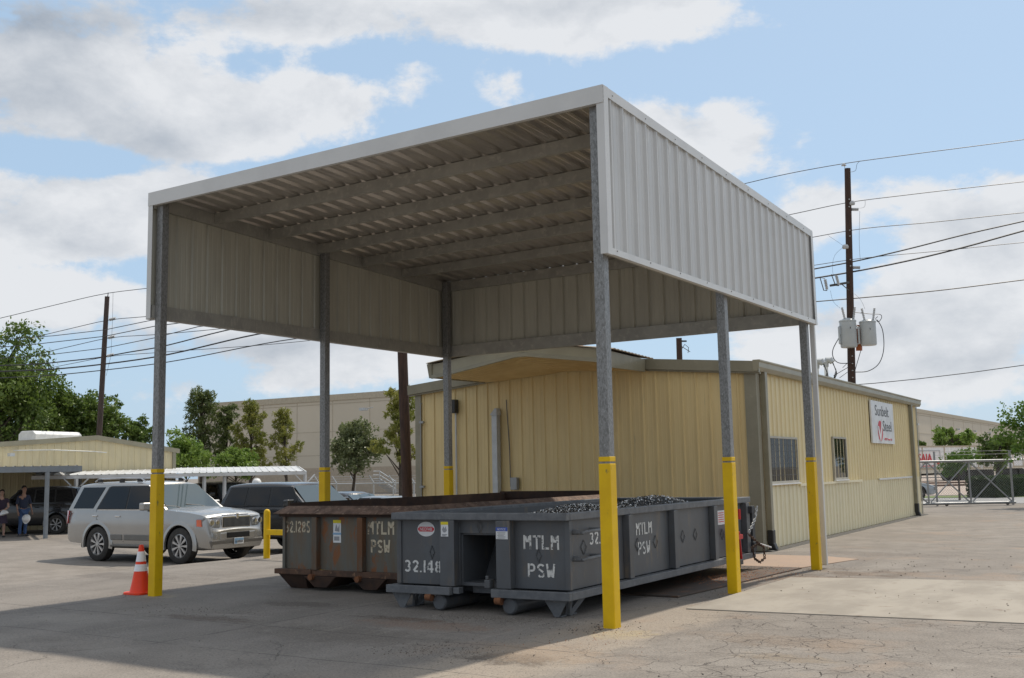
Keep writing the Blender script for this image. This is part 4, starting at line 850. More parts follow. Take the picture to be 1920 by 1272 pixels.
mb.build('top_rim', 'rust_rim', od)
mb = MB(); mb.box(-OW+i_-.0, -i_, i_, i_+.02, 1.10, zt-.004); mb.box(-OW+i_, -OW+i_+.03, i_+.021, OL, 1.0, zt+.045); mb.box(-OW-.03, -.0, OL-.07, OL+.03, 1.16, 1.30); mb.build('rim_lip', 'rust_dark', od)
mb = MB(); mb.box(-OW-.02, .02, .0, .052, 1.075, 1.128); mb.build('under_rim_channel', 'rust_dark', od)
for x in (-OW+.74, -.92):
    mb = MB(); mb.box(x-.05, x+.05, -.045, .048, .302, 1.07); mb.build('front_rib', 'rib_rust', od, bevel=.006)
mb = MB(); mb.box(-OW+.05, -OW+.10, .01, .048, .302, 1.07); mb.box(-.10, -.05, .01, .048, .302, 1.07); mb.build('corner_strip', 'rustbox', od)
for k in range(5):
    for xa, xb in ((-.049, .02), (-OW-.02, -OW+.049)):
        y = .6+k*1.25; mb = MB(); mb.box(xa, xb, y, y+.11, .302, 1.10); mb.build('side_rib', 'rustbox', od)
mb = MB(); mb.box(-OW-.06, -OW+.68, -.05, .04, .225, .30); mb.box(-OW+.681, -.2, -.03, .04, .215, .30); mb.box(-.2, .05, -.05, .04, .225, .30); mb.box(-.04, .05, .041, OL, .22, .30); mb.box(-OW-.05, -OW+.04, .041, OL, .22, .30); mb.build('bottom_rail', 'rust', od, bevel=.006)
mb = MB(); mb.hexa([(-OW+.10, .15, 0), (-OW+.44, .15, 0), (-OW+.44, .55, 0), (-OW+.10, .55, 0)], [(-OW-.02, .0, .222), (-OW+.52, .0, .222), (-OW+.52, .6, .222), (-OW-.02, .6, .222)]); mb.build('front_foot', 'rust_dark', od, bevel=.006)
mb = MB(); mb.hexa([(-.44, .15, 0), (-.10, .15, 0), (-.10, .55, 0), (-.44, .55, 0)], [(-.52, .0, .222), (.02, .0, .222), (.02, .6, .222), (-.52, .6, .222)]); mb.build('front_foot', 'rust_dark', od, bevel=.006)
for x0 in (-OW+.55, -1.05):
    mb = MB(); mb.prism([(x0, -.06, .21), (x0+.62, -.06, .21), (x0+.42, -.02, .05), (x0+.18, -.02, .05)], (0, .5, 0)); mb.build('skid_nose', 'rust_dark', od, bevel=.005)
for x in (-OW+.72, -.92):
    mb = MB(); mb.lathe([(0, -.11), (.045, -.11), (.045, .02), (0, .02)], 12, (x, 0, .20), 'y'); mb.build('pin', 'rust_orange', od, smooth=True)
mb = MB()
for x in (-1.70, -.76): mb.box(x-.05, x+.05, .1, OL, .06, .20)
mb.build('long_sill', 'rust_dark', od)
mb = MB(); stencil(mb, '32.1285', (-OW+.07, .0465, .835), (1, 0, 0), (0, 0, 1), (0, -1, 0), .175, .74, .17); mb.build('lettering', 'stencil_old', od)
mb = MB(); stencil(mb, 'MTLM', (-.84, .0465, .83), (1, 0, 0), (0, 0, 1), (0, -1, 0), .185, .95, .17); mb.build('lettering', 'stencil_old', od); mb = MB(); stencil(mb, 'PSW', (-.78, .0465, .57), (1, 0, 0), (0, 0, 1), (0, -1, 0), .185, .92, .17); mb.build('lettering', 'stencil_old', od)
mb = MB(); mb.box(-1.50, -1.35, .0455, .048, .70, 1.02); d5 = mb.build('faded_decal', 'sign_white', od)
mb = MB(); mb.box(-1.50, -1.35, .043, .0453, .985, 1.03); mb.build('decal_header', 'print_yellow', d5)
mb = MB(); mb.box(-1.505, -1.345, .043, .0453, .815, .845); mb.build('decal_band', 'lightblue', d5)
mb = MB(); mb.prism([(-1.47, .043, .87), (-1.44, .043, .97), (-1.41, .043, .9), (-1.38, .043, .96), (-1.38, .043, .86)], (0, .0023, 0)); mb.box(-1.48, -1.38, .043, .0453, .73, .79); mb.build('decal_drawing', 'print_gray', d5)

# steel plates and loose debris
tag(MB().box(-3.6, -1.95, 2.9, 7.2, .0, .018).build('steel_plate', 'plate', bevel=.003), 'dark steel plate under the middle of the gray dumpster', 'steel plate', 'steel plates on the slab')
mb = MB(); mb.prism([(-1.93, 2.74, .0), (-.47, 2.76, .0), (-.26, 7.25, .0), (-1.93, 7.25, .0)], (0, 0, .022))
tag(mb.build('steel_plate', 'plate', bevel=.003), 'dark steel plate with rusty crumbs, its edge beside the yellow middle post', 'steel plate', 'steel plates on the slab')
def crumbs(name, lst, m, label, cat):
    mb = MB()
    for (cx, cy, sx, sy, n, smin, smax, z) in lst:
        for k in range(n):
            x, y = random.gauss(cx, sx), random.gauss(cy, sy); s_ = random.uniform(smin, smax)*random.choice((.6, 1, 1)); zz = z+gz(x, y)
            a = random.uniform(0, 6.28); P = [(x+s_*math.cos(a+q)*random.uniform(.6, 1.2), y+s_*math.sin(a+q)*random.uniform(.6, 1.2), zz) for q in (0, 1.6, 3.1, 4.7)]
            mb.add(P+[(x, y, zz+s_*random.uniform(.6, 1.1))], [(0, 1, 4), (1, 2, 4), (2, 3, 4), (3, 0, 4)])
    tag(mb.build(name, m), label, cat, kind='stuff')
M['pebble'] = mat('dark_pebbles', (.09, .08, .07), .9, 0, (.17, .14, .11), 10, .5)
M['pebble_light'] = mat('pale_pebbles', (.45, .43, .40), .8, 0, (.30, .27, .24), 10, .5)
M['rust_crumb'] = mat('rusty_crumbs', (.40, .17, .07), .9, 0, (.24, .10, .05), 10, .5)
crumbs('dark_grit', [(-1.5, .05, .5, .16, 600, .003, .009, .0), (-3, -2.6, 2.5, .9, 90, .004, .010, 0), (1.5, -1.2, 1.5, 1.2, 260, .004, .012, 0), (-.05, -.1, .28, .3, 110, .006, .014, 0), (.0, 3.5, .3, .4, 90, .006, .014, 0), (3, 4.3, 2.2, 1.0, 60, .006, .014, .012),
                     (-.7, -2.1, .35, .25, 450, .004, .013, 0), (-7, 0, 2.5, 1.8, 80, .004, .010, 0), (-5.2, -.9, .8, .2, 180, .004, .011, 0), (1.5, 8.2, 2, 1.4, 200, .008, .02, 0), (-1, 6.9, .5, .15, 200, .006, .016, .02)], 'pebble', 'dark grit and small stones scattered over the yard', 'grit')
crumbs('pale_grit', [(-1.3, -.1, .5, .3, 130, .003, .008, 0), (-4.9, -.2, .6, .3, 60, .003, .009, 0), (1, -1.5, 2, 1.3, 90, .003, .009, 0), (-4, -1, 3, 1.5, 90, .003, .008, 0)], 'pebble_light', 'pale shiny specks of metal and stone on the ground', 'grit')
crumbs('rusty_crumbs', [(-.75, 5.3, .28, .45, 900, .004, .013, .022), (-.6, 6.3, .4, .4, 250, .004, .012, .022), (.9, -.9, .7, .35, 160, .004, .010, 0), (.35, -.35, .3, .3, 120, .004, .010, 0)], 'rust_crumb', 'orange rusty crumbs spilled beside the gray dumpster', 'rust crumbs')

# ================================================================== VEHICLES
def interp(tab, x):
    xs = [a for a, b in tab]; ys = [b for a, b in tab]; return float(np.interp(x, xs, ys))
def car(name, label, cat, loc, rz, P, paint, low=None, group=None):
    root = thing(name, label, cat, (0, 0, 0), 0, group); XF[root] = Matrix.Identity(4)
    hw, wr, ax_f, ax_r = P['hw'], P['wr'], P['axf'], P['axr']; Ra = wr+P.get('gap', .07)
    x0, x1 = P['x0'], P['x1']
    xs = sorted(set([round(x0+(x1-x0)*i/90, 4) for i in range(91)]+[round(a+Ra*math.cos(t*math.pi/22), 4) for a in (ax_f, ax_r) for t in range(23)]+[x0, x1]))
    def zb(x):
        b = interp(P['bot'], x)
        for a in (ax_f, ax_r):
            if abs(x-a) < Ra: b = max(b, wr+math.sqrt(max(Ra*Ra-(x-a)**2, 0)))
        return b
    fz = [0, .08, .2, .36, .52, .68, .82, .93, 1]; fy = [.93, .80, .62, .42, .21]
    rows = []
    for x in xs:
        w = hw*interp(P['plan'], x); b, t = zb(x), interp(P['top'], x); half = []
        b = min(b, t-.02); rk = P.get('tuck', .05)
        for f in fz:
            z = b+(t-b)*f; zn = (z-.4)/(t-.4) if t > .45 else 0
            y = w-(rk*max(0, .35-zn)**2*4)-.055*max(0, zn-.62)**2*6+P.get('crease', 0)*math.exp(-((zn-.62)/.12)**2)
            half.append((y, z))
        for q in fy: half.append((half[len(fz)-1][0]*q, t+P.get('crown', .045)*(1-q*q)+.012*(1 if q < .95 else 0)))
        rows.append([(x, y, z) for y, z in half]+[(x, 0, t+P.get('crown', .045)+.012)]+[(x, -y, z) for y, z in half[::-1]])
    n = len(rows[0]); mb = MB(); mb.add([p for r_ in rows for p in r_], [(i*n+k, i*n+k+1, (i+1)*n+k+1, (i+1)*n+k) for i in range(len(rows)-1) for k in range(n-1)]+[tuple(range(n)), tuple(range((len(rows)-1)*n, len(rows)*n))])
    body = mb.build('body', paint, root, smooth=True)
    mb = MB(); mb.box(x0+.42, x1-.30, -hw+.20, hw-.20, .33, P['belt']-.34)
    for a in (ax_f, ax_r):
        pass
    mb.build('underbody', 'under', root)
    # greenhouse
    g = P['gh']; zbt, zt = P['belt'], P['roof']; wb, wt = hw*g['wb'], hw*g['wt']
    (rb, fb), (rt, ft) = g['base'], g['top']
    mb = MB(); nx_ = 12; sec = []
    for i in range(nx_+1):                       # stations between rear and front of the roof, lower edge and crown
        u = i/nx_; xb, xt = rb+(fb-rb)*u, rt+(ft-rt)*u
        cw = .05*(1-(2*u-1)**2)+.0; e = .03*(abs(2*u-1)**6)
        zz = zt-.02-e-(.03*(u-.5)**2*4)
        pts = [(xb, wb, zbt-.06), (xb+(xt-xb)*.07, wb-(wb-wt)*.06, zbt+.03), (xb+(xt-xb)*.93, wt+(wb-wt)*.05, zz-.065), (xb+(xt-xb)*.985, wt-.015, zz-.02), (xt, wt-.06, zz+.005), (xt, wt*.6, zz+.03), (xt, 0, zz+.04)]
        sec.append(pts+[(x, -y, z) for x, y, z in pts[-2::-1]])
    n = 13; mb.add([p for r_ in sec for p in r_], [(i*n+k, i*n+k+1, (i+1)*n+k+1, (i+1)*n+k) for i in range(nx_) for k in range(n-1)]+[tuple(range(n)), tuple(range(nx_*n, (nx_+1)*n))])
    roof = mb.build('roof', paint, root, smooth=True)
    def sidey(z): # outer surface y for side glass
        f = min(max((z-zbt-.03)/(zt-.085-zbt-.03), 0), 1); return wb-(wb-wt)*(.06+.89*f)
    for poly in P['windows']:
        for s_ in (1, -1):
            mb = MB(); A = [Vector((x, s_*(sidey(z)+.006), z)) for x, z in poly]
            mb.prism(A, (0, -s_*.012, 0)); mb.build('window', 'tint', root)
    for poly in P.get('trim', []):
        for s_ in (1, -1):
            mb = MB(); mb.prism([Vector((x, s_*(sidey(z)+.002), z)) for x, z in poly], (0, -s_*.012, 0)); mb.build('window_surround', 'black', root)
    # windshield and rear glass
    for (xb, xt, nm, mt, sg_) in ((fb, ft, 'windshield', P.get('ws', 'windshield'), 1), (rb, rt, 'rear_window', 'tint', -1)):
        mb = MB(); zz0, zz1 = zbt+.03, zt-.085; f0 = .07; f1 = .93
        xa, xc = xb+(xt-xb)*f0, xb+(xt-xb)*f1; o = sg_*.014
        a = [Vector((xa+o, -wb*.9, zz0)), Vector((xa+o, wb*.9, zz0)), Vector((xc+o, wt*.93, zz1)), Vector((xc+o, -wt*.93, zz1))]
        mb.prism(a, (-sg_*.012, 0, 0)); mb.build(nm, mt, root)
    # wheels
    for a in (ax_f, ax_r):
        for s_ in (1, -1):
            yc = s_*(hw-.13); w2 = .125; o = s_*w2
            mb = MB(); pr = [(wr*.66, -w2), (wr*.90, -w2), (wr*.985, -w2*.8), (wr, -w2*.5), (wr, w2*.5), (wr*.985, w2*.8), (wr*.90, w2), (wr*.66, w2), (wr*.64, 0), (wr*.66, -w2)]
            mb.lathe(pr, 36, (a, yc, wr), 'y', caps=False); wl = mb.build('wheel', 'rubber', root, smooth=True)
            mb = MB(); r0 = wr*.665
            mb.lathe([(r0*.99, s_*w2*.9), (r0*.93, s_*w2*.95), (r0*.90, s_*w2*.55), (r0*.88, 0)], 32, (a, yc, wr), 'y', caps=False)
            mb.lathe([(0, s_*w2*.92), (r0*.16, s_*w2*.92), (r0*.2, s_*w2*.7), (0, s_*w2*.6)], 18, (a, yc, wr), 'y')
            ns = P.get('spokes', 9)
            for k in range(ns):
                an = 2*math.pi*k/ns; ca, sa = math.cos(an), math.sin(an); c0 = Vector((a, yc, wr))
                def pp(rr, t, y): return c0+Vector((ca*rr-sa*t, y, sa*rr+ca*t))
                y0, y1 = s_*w2*.60, s_*w2*.86
                lo = [pp(r0*.12, -.012, y0), pp(r0*.12, .012, y0), pp(r0*.95, r0*.15, y0), pp(r0*.95, -r0*.15, y0)]
                hi = [pp(r0*.12, -.010, y1), pp(r0*.12, .010, y1), pp(r0*.95, r0*.11, y1), pp(r0*.95, -r0*.11, y1)]
                mb.hexa(lo, hi)
            mb.build('rim', P.get('rim', 'alloy'), wl)
            mb = MB(); mb.lathe([(0, s_*w2*.2), (r0*.87, s_*w2*.2), (r0*.87, s_*w2*.15), (0, s_*w2*.1)], 20, (a, yc, wr), 'y'); mb.build('brake', 'under', wl)
            # flare
            if P.get('flare', 0):
                mb = MB(); arcp = []
                fl = P['flare']
                V = []
                for k in range(21):
                    an = math.pi*(-.06+1.12*k/20); 
                    for (rr, yy) in ((Ra-.01, hw-.03), (Ra-.005, hw+fl), (Ra+.055, hw+fl), (Ra+.10, hw-.012)):
                        V.append((a+rr*math.cos(an), s_*yy, wr+rr*math.sin(an)))
                mb.add(V, [(i*4+k, i*4+k+1, (i+1)*4+k+1, (i+1)*4+k) for i in range(20) for k in range(3)]); mb.build('wheel_flare', paint, root, smooth=True)
    # mirrors
    mx, mz = P['mirror']
    for s_ in (1, -1):
        mb = MB(); mb.box(mx-.09, mx+.08, min(s_*(hw-.01), s_*(hw+.25)), max(s_*(hw-.01), s_*(hw+.25)), mz, mz+.19); mi = mb.build('mirror', paint, root, bevel=.04, segs=3)
        mb = MB(); mb.box(mx-.05, mx+.03, min(s_*(hw-.12), s_*(hw+.02)), max(s_*(hw-.12), s_*(hw+.02)), mz-.03, mz+.03); mb.build('mirror_arm', 'black', mi, bevel=.01)
    for (hx, hz) in P['handles']:
        for s_ in (1, -1):
            y = hw-.005; mb = MB(); mb.box(hx-.095, hx+.095, min(s_*(y-.02), s_*(y+.022)), max(s_*(y-.02), s_*(y+.022)), hz-.018, hz+.02); mb.build('door_handle', P.get('handle', 'chrome'), root, bevel=.012, segs=2)
    mb = MB()                                    # door gaps
    for gl in P['gaps']:
        for s_ in (1, -1):
            for (xa, za), (xc, zc) in zip(gl[:-1], gl[1:]):
                def yy(z): 
                    zn = (z-.4)/(P['belt']-.4); return hw-(P.get('tuck', .05)*max(0, .35-zn)**2*4)-.055*max(0, zn-.62)**2*6
                mb.bar((xa, s_*(yy(za)+.0), za), (xc, s_*(yy(zc)+.0), zc), .012, .008, (0, 1, 0))
    mb.build('door_seams', 'under', root)
    if low:
        for s_ in (1, -1):
            xa, xb_ = ax_r+Ra+.06, ax_f-Ra-.06; mb = MB(); y = hw
            mb.hexa([(xa, s_*(y-.05), .36), (xb_, s_*(y-.05), .36), (xb_, s_*(y+.03), .38), (xa, s_*(y+.03), .38)], [(xa, s_*(y-.05), .44), (xb_, s_*(y-.05), .44), (xb_, s_*(y+.045), .42), (xa, s_*(y+.045), .42)])
            mb.build('running_board', low, root, bevel=.012)
            mb = MB()
            for (xc, xd) in P.get('clad', []): mb.box(xc, xd, min(s_*(y-.05), s_*(y+.012)), max(s_*(y-.05), s_*(y+.012)), .54, .68)
            if P.get('clad'): mb.build('door_cladding', low, root, bevel=.015)
    if P.get('extra'): P['extra'](root, P)
    root.location = loc; root.rotation_euler = (0, 0, rz)
    return root
def lux_extra(root, P):
    x1 = P['x1']; hw = P['hw']
    mb = MB(); mb.box(2.40, 2.515, -.47, .47, .82, 1.12); gr = mb.build('grille', 'chrome', root, bevel=.03, segs=3)
    mb = MB(); mb.box(2.49, 2.521, -.43, .43, .855, 1.075); mb.build('grille_opening', 'under', gr)
    mb = MB()
    for k in range(22): y = -.405+.81*k/21; mb.box(2.5215, 2.530, y-.006, y+.006, .856, 1.074)
    mb.build('grille_bars', 'steel', gr)
    mb = MB(); mb.box(2.515, 2.545, -.035, .035, 1.04, 1.17); mb.box(2.40, 2.50, -.40, .40, 1.121, 1.15); mb.build('grille_badge', 'chrome', gr, bevel=.01)
    for s_ in (1, -1):
        mb = MB(); a = [(2.52, s_*.53, .87), (2.50, s_*.76, .87), (2.41, s_*.945, .88), (2.22, s_*1.015, .90), (2.20, s_*1.005, 1.06), (2.38, s_*.925, 1.085), (2.47, s_*.76, 1.09), (2.49, s_*.53, 1.08)]
        c = [(x-.10, y*.93, z) for x, y, z in a]; n = 8; mb.add(a+c, [tuple(range(8)), tuple(range(8, 16))]+[(i, (i+1) % 8, 8+(i+1) % 8, 8+i) for i in range(8)]); hl = mb.build('headlight', 'lamp_glass', root)
        mb = MB(); a = [(2.36, s_*.972, .885), (2.24, s_*1.022, .90), (2.225, s_*1.012, 1.05), (2.33, s_*.962, 1.05)]; mb.prism(a, (-.03, -s_*.03, 0)); mb.build('turn_signal', 'amber', hl)
        mb = MB(); mb.lathe([(.0, .0), (.065, .0), (.075, .015), (.07, .03), (0, .022)], 16, (2.487, s_*.79, .98), 'x'); mb.lathe([(.0, .0), (.05, .0), (.058, .012), (.055, .024), (0, .018)], 16, (2.503, s_*.62, .98), 'x'); mb.build('reflector', 'chrome', hl, smooth=True)
        mb = MB(); mb.lathe([(0, 0), (.075, 0), (.085, .02), (.06, .03), (0, .02)], 18, (2.535, s_*.72, .66), 'x'); mb.build('fog_light', 'lamp_glass', root, smooth=True)
        mb = MB(); mb.prism([(-2.58, s_*.975, .93), (-2.715, s_*.90, .93), (-2.685, s_*.90, 1.26), (-2.55, s_*.96, 1.26)], (0, s_*.03, 0)); mb.build('tail_light', 'red_lamp', root)
        # roof rack
        mb = MB(); mb.tube([(-1.95, s_*.66, 1.98), (-1.80, s_*.66, 2.045), (-.9, s_*.66, 2.06), (-.2, s_*.66, 2.045), (-.02, s_*.66, 1.98)], [.018, .022, .022, .022, .018], 8); mb.build('roof_rail', 'alloy', root, smooth=True)
        mb = MB()
        for xx in (-1.75, -.9, -.22): mb.box(xx-.07, xx+.07, s_*.66-.03, s_*.66+.03, 1.96, 2.035)
        mb.build('rail_foot', 'black', root)
    mb = MB(); mb.box(2.38, 2.572, -.58, .58, .54, .74); mb.build('bumper_insert', 'silver', root, bevel=.03)
    mb = MB(); mb.box(2.40, 2.585, -.37, .37, .60, .73); mb.build('lower_grille', 'under', root, bevel=.01)
    mb = MB(); mb.hexa([(2.15, -.96, .36), (2.52, -.80, .34), (2.52, .80, .34), (2.15, .96, .36)], [(2.15, -1.0, .54), (2.59, -.84, .56), (2.59, .84, .56), (2.15, 1.0, .54)]); mb.build('bumper_cladding', 'silver_low', root, bevel=.03)
    mb = MB(); mb.box(2.592, 2.602, -.155, .155, .44, .59); pl = mb.build('license_plate', 'sign_white', root, bevel=.004)
    mb = MB(); mb.box(2.6025, 2.605, -.145, .145, .53, .582); mb.box(2.6025, 2.605, -.145, -.06, .45, .529); mb.build('plate_sky', 'lightblue', pl)
    mb = MB()
    for k in range(6): mb.box(2.605, 2.607, -.12+.042*k, -.095+.042*k, .475, .525)
    mb.build('plate_characters', 'print_dark', pl)
    for s_ in (1, -1):                           # chrome belt line
        mb = MB(); mb.box(-1.42, .80, min(s_*.925, s_*.955), max(s_*.925, s_*.955), 1.268, 1.288); mb.build('belt_chrome', 'chrome', root)
    mb = MB()                                    # wipers
    for y0 in (-.45, .35): mb.tube([(1.06, y0, 1.31), (.98, y0-.1, 1.35), (.95, y0-.55, 1.39)], .012, 5)
    mb.build('wipers', 'black', root)
    mb = MB()
    for s_ in (1, -1): mb.tube([(2.35, s_*.45, 1.175), (1.7, s_*.55, 1.262), (1.05, s_*.62, 1.31)], [.01, .02, .01], 6)
    mb.build('hood_crease', 'silver', root, smooth=True)
SUV = dict(hw=1.0, wr=.43, axf=1.62, axr=-1.40, x0=-2.69, x1=2.56, belt=1.26, roof=1.97, tuck=.06, crown=.05, crease=.008,
    bot=[(-2.69, .56), (-2.5, .46), (-1.9, .43), (2.2, .42), (2.56, .36)],
    top=[(-2.69, .92), (-2.66, 1.18), (-2.60, 1.26), (-1, 1.275), (.9, 1.275), (1.2, 1.265), (1.9, 1.21), (2.25, 1.16), (2.40, 1.11), (2.455, 1.04), (2.50, .80), (2.56, .74)],
    plan=[(-2.69, .90), (-2.6, .955), (-2.3, .995), (-1, 1), (1.8, 1), (2.15, .985), (2.35, .95), (2.48, .89), (2.56, .80)],
    gh=dict(wb=.945, wt=.77, base=(-2.64, 1.12), top=(-2.38, .22)),
    windows=[[(-2.45, 1.31), (-1.66, 1.31), (-1.36, 1.84), (-2.22, 1.84)], [(-1.46, 1.31), (-.42, 1.31), (-.42, 1.84), (-1.12, 1.84), (-1.18, 1.81)], [(-.36, 1.31), (.74, 1.31), (.28, 1.81), (.22, 1.84), (-.36, 1.84)]], trim=[[(-1.53, 1.285), (.80, 1.285), (.30, 1.85), (.22, 1.865), (-1.13, 1.865), (-1.22, 1.84)]],
    mirror=(.55, 1.27), handles=[(-.62, 1.12), (-1.50, 1.13)], gaps=[[(-.40, 1.27), (-.40, .50)], [(-1.50, 1.27), (-1.44, 1.05), (-1.02, .90), (-.92, .50)], [(.85, 1.26), (.92, .90), (.95, .50)]],
    clad=[(-.88, -.43), (-.37, .88)], flare=.018, spokes=9, extra=lux_extra)
GL_ = -.44
fw = onz(341, 1058, GL_)
hd = R(1.5); cx = fw.x-1.62*math.cos(hd)-1.0*math.sin(hd)*(1)+0; 
def place_car(fwx, fwy, h, P, side=-1):          # point given is the camera-side front wheel
    lx, ly = P['axf'], side*(P['hw']-.13)
    return (fwx-(lx*math.cos(h)-ly*math.sin(h)), fwy-(lx*math.sin(h)+ly*math.cos(h)))
cx, cy = place_car(fw.x, fw.y, hd, SUV)
suv = car('parked_suv', 'silver full-size SUV parked behind the orange cone', 'SUV', (cx, cy, GL_), hd, SUV, 'silver', 'silver_low', 'parked cars'); suv.scale = (1.04, 1.04, 1.05)
def plain_extra(root, P):
    x1, hw, bl = P['x1'], P['hw'], P['belt']
    for s_ in (1, -1):
        mb = MB(); mb.box(x1-.32, x1-.10, min(s_*hw*.55, s_*hw*.90), max(s_*hw*.55, s_*hw*.90), bl-.42, bl-.26); mb.build('headlight', 'lamp_glass', root, bevel=.03)
        mb = MB(); mb.box(P['x0']-.01, P['x0']+.2, min(s_*hw*.72, s_*hw*.95), max(s_*hw*.72, s_*hw*.95), bl-.32, bl-.08); mb.build('tail_light', 'red_lamp', root, bevel=.03)
    mb = MB(); mb.box(x1-.2, x1+.005, -hw*.45, hw*.45, bl-.50, bl-.28); mb.build('grille', 'black', root, bevel=.02)
SUV2 = dict(SUV); SUV2.update(trim=[[(-2.05, 1.19), (.78, 1.19), (.40, 1.69), (-1.85, 1.69)]], hw=.95, wr=.37, axf=1.45, axr=-1.30, x0=-2.25, x1=2.38, belt=1.16, roof=1.80,
    bot=[(-2.25, .48), (-2.1, .40), (2.1, .38), (2.38, .36)], top=[(-2.25, .9), (-2.2, 1.12), (-1, 1.16), (.8, 1.16), (1.2, 1.13), (2.0, 1.04), (2.25, .96), (2.33, .72), (2.38, .62)],
    plan=[(-2.25, .90), (-2.1, .97), (-1.5, 1), (1.6, 1), (2.0, .97), (2.25, .9), (2.38, .82)], gh=dict(wb=.95, wt=.79, base=(-2.2, 1.02), top=(-1.95, .30)),
    windows=[[(-2.0, 1.22), (-1.25, 1.22), (-1.20, 1.68), (-1.80, 1.68)], [(-1.17, 1.22), (-.38, 1.22), (-.38, 1.68), (-1.12, 1.68)], [(-.30, 1.22), (.70, 1.22), (.36, 1.66), (.30, 1.68), (-.30, 1.68)]],
    mirror=(.55, 1.18), handles=[(-.5, 1.03), (-1.35, 1.03)], gaps=[[(-.34, 1.14), (-.34, .46)], [(.75, 1.14), (.85, .46)], [(-1.21, 1.14), (-1.0, .80), (-.95, .46)]], clad=[], flare=.01, spokes=7, handle='black', extra=plain_extra)
h2 = R(0); f2 = at(600, 1040, 28.6); c2 = place_car(f2.x, f2.y, h2, SUV2)
bs = car('parked_suv', 'black SUV parked between the silver SUV and the rusty dumpster', 'SUV', (c2[0], c2[1], -.39), h2, SUV2, 'black_paint', None, 'parked cars'); bs.scale = (1.08, 1.05, 1.06)
SED = dict(SUV); SED.update(trim=[], hw=.90, wr=.32, axf=1.38, axr=-1.32, x0=-2.3, x1=2.35, belt=.90, roof=1.43, crown=.03,
    bot=[(-2.3, .40), (-2.1, .28), (2.1, .26), (2.35, .28)], top=[(-2.3, .62), (-2.26, .82), (-2.1, .92), (-1.4, .94), (.8, .90), (1.2, .87), (1.9, .74), (2.2, .66), (2.35, .52)],
    plan=[(-2.3, .84), (-2.1, .93), (-1.5, 1), (1.5, 1), (2.0, .95), (2.25, .84), (2.35, .72)], gh=dict(wb=.93, wt=.70, base=(-1.75, 1.08), top=(-1.0, .20)),
    windows=[[(-1.35, .96), (-.38, .96), (-.38, 1.32), (-.82, 1.32), (-.95, 1.26)], [(-.32, .96), (.72, .96), (.18, 1.29), (.08, 1.32), (-.32, 1.32)]],
    mirror=(.62, .93), handles=[(-.5, .82), (-1.25, .82)], gaps=[[(-.35, .9), (-.35, .36)], [(.75, .86), (.85, .36)], [(-1.3, .88), (-1.0, .66), (-.95, .36)]], clad=[], flare=0, spokes=10, handle='silver_low', ws='windshield', extra=plain_extra)
def along(h_): return h_
def put(px, row, D, z):                          # ground position for a thing seen in column px at depth D
    p = at(px, row, D); return p.x, p.y, z
x, y, _ = put(664, 950, 36, 0); car('parked_sedan', 'dark gray sedan seen over the rusty dumpster beyond the yellow-sleeved post', 'car', (x, y, -.30), R(-2), SED, 'dark_paint', None, 'parked cars')
x, y, _ = put(738, 950, 33, 0); c = dict(SED); c.update(roof=1.36); car('parked_sedan', 'gray car whose low roof shows just left of the brown pole', 'car', (x, y, -.34), R(-6), c, 'sedan_paint', None, 'parked cars')
x, y, _ = put(72, 1000, 41.5, 0); car('parked_suv', 'black SUV in the shade of the carport behind the two people', 'SUV', (x, y, -.32), math.pi+R(24), SUV2, 'black_paint', None, 'parked cars')
x, y, _ = put(1655, 940, 50, 0); car('parked_sedan', 'pale gray car on the street beyond the end of the cream building', 'car', (x, y, .0), R(35), SED, 'paleblue_paint', None, 'parked cars')
x, y, _ = put(428, 950, 47, 0); car('parked_suv', 'dark SUV roof showing behind the black SUV under the carport end', 'SUV', (x, y, -.30), R(-14), SUV2, 'dark_paint', None, 'parked cars')

# ================================================================== CONE, GUARD RAIL
cb = onz(263, 1114); cn = thing('traffic_cone', 'orange traffic cone with two white reflective bands beside the yellow post', 'traffic cone', (cb.x, cb.y, 0))
XF[cn] = Matrix.Translation((cb.x, cb.y, 0))
MB().lathe([(.165, .03), (.15, .05), (.115, .22), (.075, .45), (.035, .69), (.030, .715), (.022, .715), (.028, .68), (.10, .2), (.14, .03)], 40).build('cone_body', 'orange', cn, smooth=True)
mb = MB(); P = [(math.copysign(abs(math.cos(a))**.5, math.cos(a))*.20, math.copysign(abs(math.sin(a))**.5, math.sin(a))*.20, .002) for a in [2*math.pi*k/32 for k in range(32)]]; mb.prism(P, (0, 0, .034)); mb.build('cone_base', 'orange', cn, bevel=.008)
def crad(z): return float(np.interp(z, [.05, .22, .45, .69], [.15, .115, .075, .035]))+.003
for z0, z1 in ((.335, .435), (.475, .62)): MB().lathe([(crad(z0), z0), (crad((z0+z1)/2), (z0+z1)/2), (crad(z1), z1)], 40).build('reflective_band', 'reflective', cn, smooth=True)
gp = onz(500, 1048); gr = thing('guard_rail', 'low yellow pipe guard rail at the slab edge, left of the rusty dumpster', 'guard rail', (gp.x, gp.y, 0)); XF[gr] = Matrix.Translation((gp.x, gp.y, 0))
for xx in (0, 2.6):
    MB().lathe([(.068, -.02), (.068, .94), (.060, .985), (.035, 1.01), (0, 1.018)], 20, (xx, 0, 0)).build('post', 'yellow', gr, smooth=True)
mb = MB(); mb.box(.05, 2.55, -.07, -.02, .49, .60); mb.build('rail', 'yellow', gr, bevel=.006)
mb = MB(); mb.lathe([(.12, 0), (.12, .008), (0, .009)], 16); mb.build('footing', 'curb', gr)

